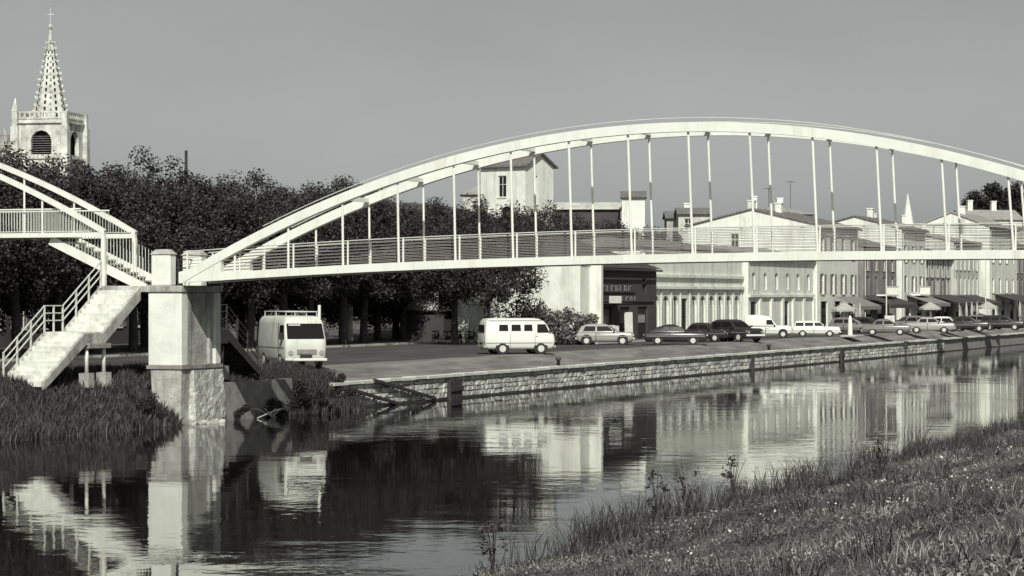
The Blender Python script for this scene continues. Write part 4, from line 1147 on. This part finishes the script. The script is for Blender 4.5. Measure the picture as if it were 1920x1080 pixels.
# --- forward-control van facing the camera
VJ = [(.32, -2.25, 2.2, .90), (.5, -2.33, 2.32, .95), (.95, -2.35, 2.38, .97), (1.27, -2.35, 2.36, .97), (1.35, -2.35, 2.33, .96), (2.0, -2.33, 2.06, .92), (2.15, -2.3, 1.98, .89), (2.3, -2.22, 1.85, .8), (2.36, -2.0, 1.6, .62)]
pj = at(574, HY, 115.0)
vj = thing('delivery_van', 'pale flat fronted van with a roof rack parked facing the canal beside the pier', 'van', (pj.x - 2.38 * math.sin(R(21)), pj.y + 2.38 * math.cos(R(21)), 1.74), R(-90 + 21))
loft(VJ, .14).build('body', 'van_paint', vj, True)
pane_end(VJ, True, 1.33, 2.02, .9).build('windscreen', 'glass', vj)
for s in (-1, 1):
    pane_side(VJ, s, 1.35, 2.15, 1.35, 1.98, 1.32, 1.95).build('side_window', 'glass', vj)
    MB().box(2.0, 2.06, s * 1.0, s * 1.16, 1.3, 1.62).build('mirror', 'rubber', vj)
    headlight(vj, 2.36, s * .72, .72, .11, 'chrome')
    MB().box(1.24, 1.27, s * .965, s * .985, .5, 2.05).build('door_seam', 'rubber', vj)
    MB().box(-2.2, 2.2, s * .965, s * .985, .93, .96).build('side_moulding', 'grey_car', vj)
MB().box(2.365, 2.39, -.42, .5, .66, .86).build('grille', 'shutter', vj)
MB().box(2.33, 2.43, -.98, .98, .34, .46).build('bumper', 'white_car', vj, bevel=.03)
MB().box(2.36, 2.41, -.28, .28, .50, .61).build('number_plate', 'rubber', vj)
MB().box(2.05, 2.12, -.75, -.2, 1.93, 1.98).build('sun_strip', 'white_paint', vj)
for s in (-1, 1): MB().bar((2.3, s * .1, 1.34), (2.18, s * .1 + .45, 1.68), .02).build('wiper', 'rubber', vj)
wheels(vj, (1.45, -1.3), .92, .33)
rk = bpy.data.objects.new('roof_rack', None); COL.objects.link(rk); rk.parent = vj
for y in (-.72, .72): MB().tube([(-2.0, y, 2.55), (1.7, y, 2.55)], .025, 6).build('rail', 'rail_paint', rk)
for k in range(8): MB().bar((-1.9 + .5 * k, -.72, 2.55), (-1.9 + .5 * k, .72, 2.55), .04).build('slat', 'rail_paint', rk)
for x in (-1.9, 0, 1.6):
    for y in (-.72, .72): MB().bar((x, y, 2.2), (x, y, 2.55), .04).build('foot', 'rail_paint', rk)
MB().tube([(1.75, .8, 2.1), (1.78, .8, 2.85)], .07, 8).build('exhaust_stack', 'white_paint', vj)

# --- white minibus
VM = [(.28, -1.88, 1.9, .80), (.42, -1.98, 2.0, .88), (.75, -2.02, 2.08, .9), (1.08, -2.02, 2.02, .9), (1.2, -2.0, 1.86, .885), (1.66, -1.95, 1.62, .82), (1.85, -1.9, 1.46, .76), (1.98, -1.78, 1.2, .64), (2.02, -1.5, .9, .5)]
vm = vehicle_root('white_minibus', 'white minibus with three square side windows parked on the square', 'minibus', 967, 144.5, 1.735, R(16))
loft(VM, .16).build('body', 'white_car', vm, True)
for s in (-1, 1):
    for (a_, b_) in ((-1.22, -.68), (-.5, .06), (.24, .74)):
        pane_side(VM, s, a_, b_, a_ + .02, b_ - .02, 1.3, 1.66).build('side_window', 'glass', vm)
    pane_side(VM, s, 1.0, 1.72, 1.02, 1.5, 1.2, 1.68).build('cab_window', 'glass', vm)
    MB().box(.86, .88, s * .885, s * .91, .4, 1.15).build('door_seam', 'rubber', vm)
    headlight(vm, 2.06, s * .6, .74, .11, 'chrome')
    headlight(vm, -2.02, s * .72, .7, .06, 'shutter', -1)
    MB().box(-2.03, -2.0, s * .3 - .3, s * .3 + .24, 1.25, 1.65).build('rear_window', 'glass', vm)
pane_end(VM, True, 1.2, 1.7, .88).build('windscreen', 'glass', vm)
MB().box(1.98, 2.12, -.86, .86, .36, .48).build('bumper', 'chrome', vm, bevel=.02)
MB().box(-2.1, -1.95, -.86, .86, .36, .48).build('rear_bumper', 'chrome', vm, bevel=.02)
wheels(vm, (1.22, -1.02), .88, .31)
for s in (-1, 1):
    MB().box(-1.95, 1.9, s * .905, s * .918, .62, .66).build('side_moulding', 'grey_car', vm)
    MB().box(-1.8, 1.3, s * .72, s * .8, 1.875, 1.9).build('roof_gutter', 'grey_car', vm)
    MB().box(.92, 1.04, s * .9, s * .93, 1.0, 1.04).build('door_handle', 'chrome', vm)
    MB().box(-.58, -.565, s * .9, s * .912, .42, 1.12).build('door_seam', 'rubber', vm)
    MB().box(1.7, 1.76, s * .9, s * 1.06, 1.25, 1.42).build('mirror', 'rubber', vm)
MB().box(2.08, 2.1, -.25, .25, .5, .6).build('number_plate', 'rubber', vm)
MB().box(-2.05, -2.03, -.25, .25, .55, .66).build('rear_plate', 'rubber', vm)

# --- saloons, hatchbacks, vans
def car(name, label, cat, px, Y, heading, paint, style='hatch', scale=1.0, bump='chrome', group='cars parked along the quay', zb=1.735):
    r = vehicle_root(name, label, cat, px, Y, zb, heading, group); r.scale = (scale, scale, scale)
    if style == 'hatch':
        bd = [(.2, -1.75, 1.72, .7), (.36, -1.86, 1.86, .78), (.6, -1.9, 1.92, .8), (.78, -1.88, 1.86, .78), (.86, -1.8, 1.7, .7)]
        gh = [(.8, -1.84, .95, .75), (.9, -1.8, .82, .73), (1.25, -1.55, .3, .63), (1.36, -1.3, .1, .57), (1.41, -1.05, -.1, .46)]
        wn = [(-1.45, -.62, -1.3, -.6), (-.52, .6, -.52, .22)]
    elif style == 'fast':
        bd = [(.2, -2.0, 2.0, .7), (.36, -2.1, 2.12, .8), (.6, -2.15, 2.18, .82), (.78, -2.12, 2.1, .8), (.86, -2.0, 1.9, .72)]
        gh = [(.8, -2.0, 1.0, .77), (.9, -1.85, .88, .75), (1.22, -1.15, .35, .64), (1.34, -.75, .1, .57), (1.39, -.5, -.1, .46)]
        wn = [(-1.1, -.42, -.75, -.4), (-.32, .68, -.32, .28)]
    elif style == 'saloon':
        bd = [(.2, -2.0, 1.95, .7), (.36, -2.1, 2.08, .8), (.62, -2.15, 2.14, .82), (.82, -2.12, 2.08, .8), (.9, -2.0, 1.95, .72)]
        gh = [(.84, -1.35, 1.0, .77), (.92, -1.25, .9, .75), (1.25, -.98, .42, .65), (1.37, -.8, .2, .58), (1.42, -.6, 0, .46)]
        wn = [(-1.0, -.3, -.85, -.3), (-.2, .7, -.2, .34)]
    elif style == 'estate':
        bd = [(.2, -2.0, 1.95, .7), (.36, -2.1, 2.08, .8), (.62, -2.12, 2.14, .82), (.82, -2.1, 2.08, .8), (.9, -2.05, 1.95, .72)]
        gh = [(.84, -2.04, 1.0, .77), (.92, -2.0, .9, .75), (1.25, -1.88, .42, .65), (1.37, -1.75, .2, .58), (1.42, -1.5, 0, .46)]
        wn = [(-1.85, -1.1, -1.78, -1.1), (-1.0, -.25, -1.0, -.25), (-.15, .7, -.15, .34)]
    else:  # small box van
        bd = [(.25, -1.8, 1.7, .68), (.4, -1.86, 1.84, .74), (.65, -1.88, 1.88, .75), (.85, -1.88, 1.8, .73), (.95, -1.86, 1.6, .66)]
        gh = [(.85, -1.87, .8, .74), (1.0, -1.86, .72, .75), (1.4, -1.84, .38, .73), (1.62, -1.8, .2, .7), (1.74, -1.7, -.3, .62), (1.78, -1.5, -.6, .5)]
        wn = [(-.1, .52, -.1, .3)]
    loft(bd, .16).build('body', paint, r, True)
    g_ = loft(gh, .14).build('cabin', paint, r, True)
    z0, z1 = gh[1][0] + .03, gh[2][0]
    for s in (-1, 1):
        for (a_, b_, c_, d_) in wn: pane_side(gh, s, a_, b_, c_, d_, z0, z1).build('side_window', 'glass', r)
        headlight(r, bd[2][2] - .02, s * .58, .62, .09, 'chrome'); headlight(r, bd[2][1] + .0, s * .62, .64, .07, 'shutter', -1)
        MB().box(-.02 + wn[-1][0] - .05, wn[-1][0] - .03, s * .8, s * .825, .35, .85).build('door_seam', 'rubber', r)
    pane_end(gh, True, z0, z1, .86).build('windscreen', 'glass', r)
    if style != 'box': pane_end(gh, False, z0, z1, .8).build('rear_window', 'glass', r)
    MB().box(bd[2][2] - .05, bd[2][2] + .07, -.78, .78, .36, .48).build('bumper', bump, r, bevel=.02)
    MB().box(bd[2][1] - .07, bd[2][1] + .05, -.78, .78, .36, .48).build('rear_bumper', bump, r, bevel=.02)
    for s in (-1, 1):
        MB().box(bd[2][1] + .15, bd[2][2] - .15, s * (bd[2][3] + .002), s * (bd[2][3] + .014), .58, .61).build('side_moulding', 'chrome', r)
        MB().box(wn[-1][0] + .05, wn[-1][0] + .2, s * .79, s * .82, .76, .79).build('door_handle', 'chrome', r)
        MB().box(wn[-1][1] - .02, wn[-1][1] + .08, s * .76, s * .92, .92, 1.02).build('mirror', 'rubber', r)
    MB().box(bd[2][2] + .005, bd[2][2] + .02, -.4, .4, .55, .68).build('grille', 'rubber', r)
    MB().box(bd[2][1] - .02, bd[2][1] - .005, -.25, .25, .5, .6).build('number_plate', 'rubber', r)
    wheels(r, (1.2, -1.2), .80, .29)
    return r
A = ANG
car('parked_car', 'light grey hatchback parked before the shaded shop front', 'car', 1135, 171, R(-6), 'grey_car', 'hatch', 1.0)
car('parked_car', 'black fastback car with pale wheels before the long arcaded building', 'car', 1266, 172, R(-3), 'dark_car', 'fast', .98, bump='rubber')
car('parked_car', 'dark car with a bright white bumper turned towards the camera', 'car', 1378, 184, R(-52), 'dark_car', 'hatch', 1.12, bump='white_car')
car('box_van', 'small white box van parked behind the dark car with the white bumper', 'van', 1440, 201, R(-8), 'white_car', 'box', 1.0)
car('parked_car', 'white saloon parked left of the white bollard', 'car', 1530, 206, R(-6), 'white_car', 'estate', .9)
car('parked_car', 'mid grey saloon parked right of the white bollard', 'car', 1662, 214, R(-10), 'mid_car', 'saloon', .95)
car('parked_car', 'pale saloon with a bright bonnet in the right part of the row', 'car', 1745, 226, R(-12), 'grey_car', 'saloon', 1.0)
car('parked_car', 'dark saloon right of the pale saloon', 'car', 1812, 236, R(-14), 'dark_car', 'saloon', 1.0)
car('parked_car', 'dark estate car near the right edge of the picture', 'car', 1880, 246, R(-16), 'dark_car', 'estate', 1.0)
def moped(px, Y, hd, label):
    r = vehicle_root('moped', label, 'moped', px, Y, 1.745, hd, 'mopeds in the tree shade')
    for x in (-.62, .62):
        tb_ = MB().tube([(x + .27 * math.cos(k * math.pi / 8), 0, .29 + .27 * math.sin(k * math.pi / 8)) for k in range(17)], .035, 6).build('wheel', 'tyre', r)
        MB().cyl((x, 0, .29), (0, 1, 0), .06, .12, 10).build('hub', 'chrome', tb_)
    MB().tube([(-.62, 0, .3), (-.15, 0, .38), (.2, 0, .42), (.45, 0, .8)], .045, 6).tube([(-.15, 0, .38), (-.25, 0, .75)], .035, 6).tube([(.62, 0, .3), (.42, 0, .98)], .03, 6).build('frame', 'dark_car', r)
    MB().box(-.28, .12, -.1, .1, .25, .5).build('engine', 'dark_metal', r, bevel=.04)
    MB().frustum((-.6, .02, -.12, .12, .74), (-.55, -.03, -.1, .1, .83)).build('saddle', 'rubber', r)
    MB().tube([(.36, -.33, 1.0), (.42, -.1, .98), (.42, .1, .98), (.36, .33, 1.0)], .018, 6).build('handlebar', 'chrome', r)
    MB().cyl((.52, 0, .86), (1, 0, 0), .085, .1, 12).build('headlight', 'rim', r)
    MB().frustum((-.9, -.55, -.06, .06, .52), (-.85, -.5, -.05, .05, .6)).build('rear_light', 'chrome', r)
for px_, Y_, hd_, lb_ in ((818, 178, R(-70), 'dark moped farthest left in the tree shade'), (842, 176, R(-55), 'second dark moped from the left in the tree shade'), (862, 177, R(-80), 'third dark moped left of the white minibus'), (884, 178, R(-60), 'dark moped nearest the white minibus')):
    moped(px_, Y_, hd_, lb_)
car('parked_car', 'dark saloon half hidden between the black fastback and the dark hatchback', 'car', 1322, 184, R(-30), 'dark_car', 'saloon', .95, bump='rubber')
car('parked_car', 'grey car half hidden behind the white saloon and the white bollard', 'car', 1596, 222, R(-16), 'mid_car', 'hatch', 1.0)
car('parked_car', 'black hatchback squeezed in just right of the white bollard', 'car', 1628, 228, R(-30), 'dark_car', 'hatch', 1.0)
car('parked_car', 'white hatchback behind the dark saloon at the right', 'car', 1778, 240, R(-20), 'white_car', 'hatch', .95)
car('parked_car', 'dark hatchback in the gap before the estate car at the right', 'car', 1846, 252, R(-30), 'mid_car', 'hatch', 1.0)
car('parked_car', 'dark car behind the bonnet of the pale saloon', 'car', 1702, 240, R(-160), 'mid_car', 'hatch', 1.0)

# ------------------------------------------------------------------ vegetation near the water
def blades(name, label, cat, P, hgt, wid, lean, m, kind='stuff', seed=3, parent=None):
    r = np.random.default_rng(seed); n = len(P)
    a_ = r.uniform(0, 2 * math.pi, n); wv = np.stack([np.cos(a_), np.sin(a_), np.zeros(n)], 1) * (wid * .5)[:, None]
    l_ = np.clip(r.normal(size=(n, 2)), -1.1, 1.1) * (lean * hgt)[:, None]
    mid = P + np.stack([l_[:, 0] * .35, l_[:, 1] * .35, hgt * .6], 1); top = P + np.stack([l_[:, 0], l_[:, 1], hgt * r.uniform(.85, 1.0, n)], 1)
    V = np.stack([P - wv, P + wv, mid + wv * .7, top, mid - wv * .7], 1).reshape(-1, 3)
    b5_ = (np.arange(n) * 5)[:, None]
    F = np.concatenate([b5_ + np.array([[0, 1, 2]]), b5_ + np.array([[0, 2, 4]]), b5_ + np.array([[4, 2, 3]])], 0)
    o = bpy.data.objects.new(name, np_mesh(name, V, F, m)); COL.objects.link(o)
    if parent is not None: o.parent = parent
    else: tag(o, label, cat, kind=kind)
    return o
def clumpy(n, e0, e1, t0, t1, spread, seed, per=14):
    r = np.random.default_rng(seed); k = n // per
    ce = r.uniform(e0, e1, k); ct = r.uniform(t0, t1, k)
    e = np.repeat(ce, per) + r.normal(size=k * per) * spread; t = np.repeat(ct, per) + r.normal(size=k * per) * spread
    sz = np.repeat(r.uniform(.5, 1.5, k), per)
    return e, t, sz
def world(e, t, dz=-.03):
    z_ = zground(e, t) + dz
    return np.stack([OX + EV[0] * e + PV[0] * t, OY + EV[1] * e + PV[1] * t, z_], 1)
# near bank meadow
NB0 = 30.2
e, t, sz = clumpy(560000, NB0, 49.5, -75, 75, .22, 11, 7)
P = world(e, t)
inv = (np.abs(P[:, 0] / P[:, 1]) < .225) & (P[:, 1] > 22) & (P[:, 2] > -.02)
P, sz, ee, t2 = P[inv], sz[inv], e[inv], t[inv]
patch = .5 + .5 * np.sin(.55 * ee + 1.3 * np.sin(.37 * t2)) * np.sin(.43 * t2 + .9 * np.sin(.7 * ee)) + rng.normal(size=len(P)) * .15
keep = rng.random(len(P)) < np.clip(.35 + patch, .4, 1)
P, sz, patch = P[keep], sz[keep], patch[keep]
hg = sz * (.04 + .13 * np.clip(patch, 0, 1)) * rng.uniform(.6, 1.3, len(P))
tall = rng.random(len(P)) < .02
hg[tall] *= 2.4
blades('meadow_grass', 'rough grass covering the near bank at the lower right', 'grass', P, hg, rng.uniform(.008, .02, len(P)), np.full(len(P), .6), 'grass', seed=5)
e, t, sz = clumpy(150000, NB0, 49.5, -75, 75, .45, 21, 24)
P = world(e, t, .03); inv = (np.abs(P[:, 0] / P[:, 1]) < .225) & (P[:, 1] > 22) & (P[:, 2] > .0); P = P[inv]
mel = leaf_cloud('ground_cover', 'grass', P, np.full((len(P), 3), .07), 3, .026, up=1.0, seed=22)
o = bpy.data.objects.new('ground_cover', mel); COL.objects.link(o); tag(o, 'small leafy weeds creeping between the grass of the near bank', 'weeds', kind='stuff')
# reeds at the near water's edge and left bank
e, t, sz = clumpy(26000, 29.9, 32.2, -45, 70, .28, 12, 26)
P = world(e, t); inv = (np.abs(P[:, 0] / P[:, 1]) < .23) & (P[:, 2] > -.25); P, sz = P[inv], sz[inv]
blades('waterside_weeds', 'ragged dark weeds along the near water edge', 'weeds', P, sz ** 3 * .3, np.full(len(P), .02), np.full(len(P), .4), 'reed', seed=6)
e, t, sz = clumpy(74000, -4.6, 1.0, -24, 12.5, .18, 13, 16)
P = world(e, t); k = (P[:, 2] > -.12) & ~((e > -3.75) & (e < -1.75) & (t > -7.6) & (t < -5.2)) & ~((e > -1.8) & (t > -.3)); P, sz = P[k], sz[k]
blades('bank_grass', 'tall dark grass covering the far bank below the staircase', 'grass', P, sz * .42, np.full(len(P), .05), np.full(len(P), .3), 'reed', seed=7)
e, t, sz = clumpy(34000, -2.6, .9, 5.5, 14.5, .2, 14, 16)
P = world(e, t); k = (P[:, 2] > -.12) | (t > 9); P = P[k]; sz = sz[k]; P[:, 2] = np.maximum(P[:, 2], -.05)
blades('bank_grass', 'tall dark grass between the pier and the start of the stone quay wall', 'grass', P, sz * .5, np.full(len(P), .05), np.full(len(P), .3), 'reed', seed=8)
e, t, sz = clumpy(24000, 31.2, 47.0, -70, 70, .2, 31, 40)
P = world(e, t); inv = (np.abs(P[:, 0] / P[:, 1]) < .225) & (P[:, 1] > 24) & (P[:, 2] > .02); P, sz = P[inv], sz[inv]
blades('weed_clumps', 'taller dark weed clumps scattered over the near bank', 'weeds', P, sz ** 2 * .26, rng.uniform(.012, .03, len(P)), np.full(len(P), .5), 'reed', seed=32)
# pale flower heads
e, t, sz = clumpy(900, 32.5, 46, -60, 40, .5, 15, 7)
P = world(e, t, .14); inv = (np.abs(P[:, 0] / P[:, 1]) < .22) & (P[:, 1] > 30); P = P[inv]
mefl = leaf_cloud('pale_flowers', 'flower', P, np.full((len(P), 3), .05), 3, .028, seed=9)
o = bpy.data.objects.new('pale_flowers', mefl); COL.objects.link(o); tag(o, 'tiny pale flower heads scattered through the near bank grass', 'flowers', kind='stuff')

# shrubs on the far bank
shr = [leaf_cloud('foliage', 'leaf_dark', [(random.Random(s * 50 + k).uniform(-.9, .9), random.Random(s * 70 + k).uniform(-.9, .9), random.Random(s * 90 + k).uniform(.2, 1.5)) for k in range(26)], [(.42, .42, .38)] * 26, 90, .075, seed=40 + s) for s in range(3)]
shp = []
for m_ in shr:
    c_ = m_.copy(); c_.materials[0] = M['leaf_pale']; shp.append(c_)
stm = MB()
for k in range(6): stm.tube([(0, 0, -.2), (.35 * math.cos(k), .35 * math.sin(k), .7), (.7 * math.cos(k), .7 * math.sin(k), 1.3)], [.04, .03, .012], 5)
stme = stm.mesh('stem', 'bark')
def shrub(e, t, s, label, group='shrubs on the far bank', sz=None, zb=None):
    r = thing('shrub', label, 'shrub', Q(e, t, float(zground(min(e, -.5), t)) - .1 if zb is None else zb), random.uniform(0, 6), group)
    r.scale = (s, s, s if sz is None else sz)
    inst(random.choice(shp if 'end wall' in label else shr), 'foliage', r); inst(stme, 'stem', r)
shrub(-1.0, 8.6, .8, 'dark shrub at the water between the pier and the parked van')
shrub(-.7, 10.4, .85, 'dark shrub at the water in front of the parked van', zb=.1)
shrub(-.4, 12.2, .8, 'dark shrub hanging over the start of the stone quay wall', zb=.1)
shrub(.0, 11.2, .65, 'low dark shrub at the water just left of the quay wall', zb=-.1)
shrub(.3, 9.2, .6, 'low dark shrub on the water right of the pier foot', zb=-.1)
shrub(.05, 13.6, .6, 'dark shrub against the lower slanting shadow bar', zb=-.05)
shrub(.0, 15.2, .55, 'low dark shrub at the foot of the slanting shadow bars', zb=-.1)
shrub(-.2, 14.4, .5, 'small dark shrub over the first coping stones', zb=.7)
shrub(.15, 4.3, .42, 'low dark shrub before the retaining wall, close to the pier', zb=-.1)
shrub(.25, 7.2, .5, 'low dark shrub before the far end of the retaining wall', zb=-.1)
shrub(-.35, -.75, .42, 'small dark shrub hiding the foot of the pier front', zb=-.05)
shrub(-3.4, -9.6, .8, 'dark shrub at the foot of the pale staircase', zb=1.2)
shrub(-.7, -2.0, .55, 'dark shrub in front of the pier plinth', zb=.4)
for k, (px, Y, s, h) in enumerate(((1014, 172, 1.3, 1.5), (1040, 172, 1.4, 1.35), (1064, 172.5, 1.3, 1.4), (1086, 173, 1.2, 1.2), (988, 171, 1.4, 1.8))):
    p = at(px, HY, Y); e_, t_ = toq(p.x, p.y)
    shrub(e_, t_, s, ['tall shrub against the white end wall, left of centre', 'shrub against the middle of the white end wall', 'shrub right of the middle of the white end wall', 'small shrub at the right corner of the white end wall', 'tallest shrub at the left of the white end wall'][k], 'shrubs against the white end wall', sz=h, zb=1.7)
# dead branches by the pier foot
br_ = MB()
for k in range(9):
    a_ = random.uniform(0, 6.28); br_.tube([(random.uniform(-.5, .5), random.uniform(-.8, .8), 0), (.5 * math.cos(a_), .5 * math.sin(a_), .35), (.9 * math.cos(a_), .9 * math.sin(a_), random.uniform(.1, .5))], [.03, .02, .01], 5)
o = br_.build('dead_branches', 'bark_pale_sunlit', loc=Q(.5, 6.4, .02)); tag(o, 'tangle of pale dead branches at the water behind the pier foot', 'branches')
# loose stones at the pier foot
for k in range(5):
    me = stone_me[k % 9]; o = bpy.data.objects.new('loose_stone', me); COL.objects.link(o)
    o.location = Q(.35 + random.uniform(0, .3), 1.0 + .3 * k, -.05 + random.uniform(0, .12)); o.rotation_euler = (random.uniform(-.4, .4), random.uniform(-.6, .2), ANG + random.uniform(-.6, .6)); o.scale = (1.6, random.uniform(.3, .45), random.uniform(.2, .3))
    tag(o, 'pale loose stone lying at the water line below the pier', 'stone', 'loose stones below the pier')
# tall weeds on the near bank
for k, (px, py, lab) in enumerate(((1232, 985, 'tall dry weed on the near bank left of the grass clumps'), (1290, 960, 'second tall weed on the near bank, right of the dry one'), (1375, 915, 'tall thin weed at the water edge below the long building'), (925, 1062, 'leaning weed at the lower edge in the water'), (1650, 880, 'thin tall stalk on the near bank at the right'))):
    Y = FOC * 4.9 / (py + 12 - HY); p = at(px, HY, Y); e_, t_ = toq(p.x, p.y)
    zb = max(-.1, float(zground(e_, t_)) - .05)
    r = thing('tall_weed', lab, 'weed', (p.x, p.y, zb), 0, 'tall weeds on the near bank')
    b = MB()
    for j in range(7):
        a_ = random.uniform(0, 6.28); L = random.uniform(.7, 1.3); q = random.uniform(.1, .35)
        b.tube([(0, 0, 0), (q * .4 * math.cos(a_), q * .4 * math.sin(a_), L * .6), (q * math.cos(a_), q * math.sin(a_), L)], [.014, .01, .005], 4)
    b.build('stem', 'reed', r)
    lc = [(random.uniform(-.2, .2), random.uniform(-.2, .2), random.uniform(.3, 1.1)) for _ in range(14)]
    o = bpy.data.objects.new('leaves', leaf_cloud('leaves', 'reed', lc, [(.12, .12, .1)] * 14, 8, .05, seed=80 + k)); COL.objects.link(o); o.parent = r
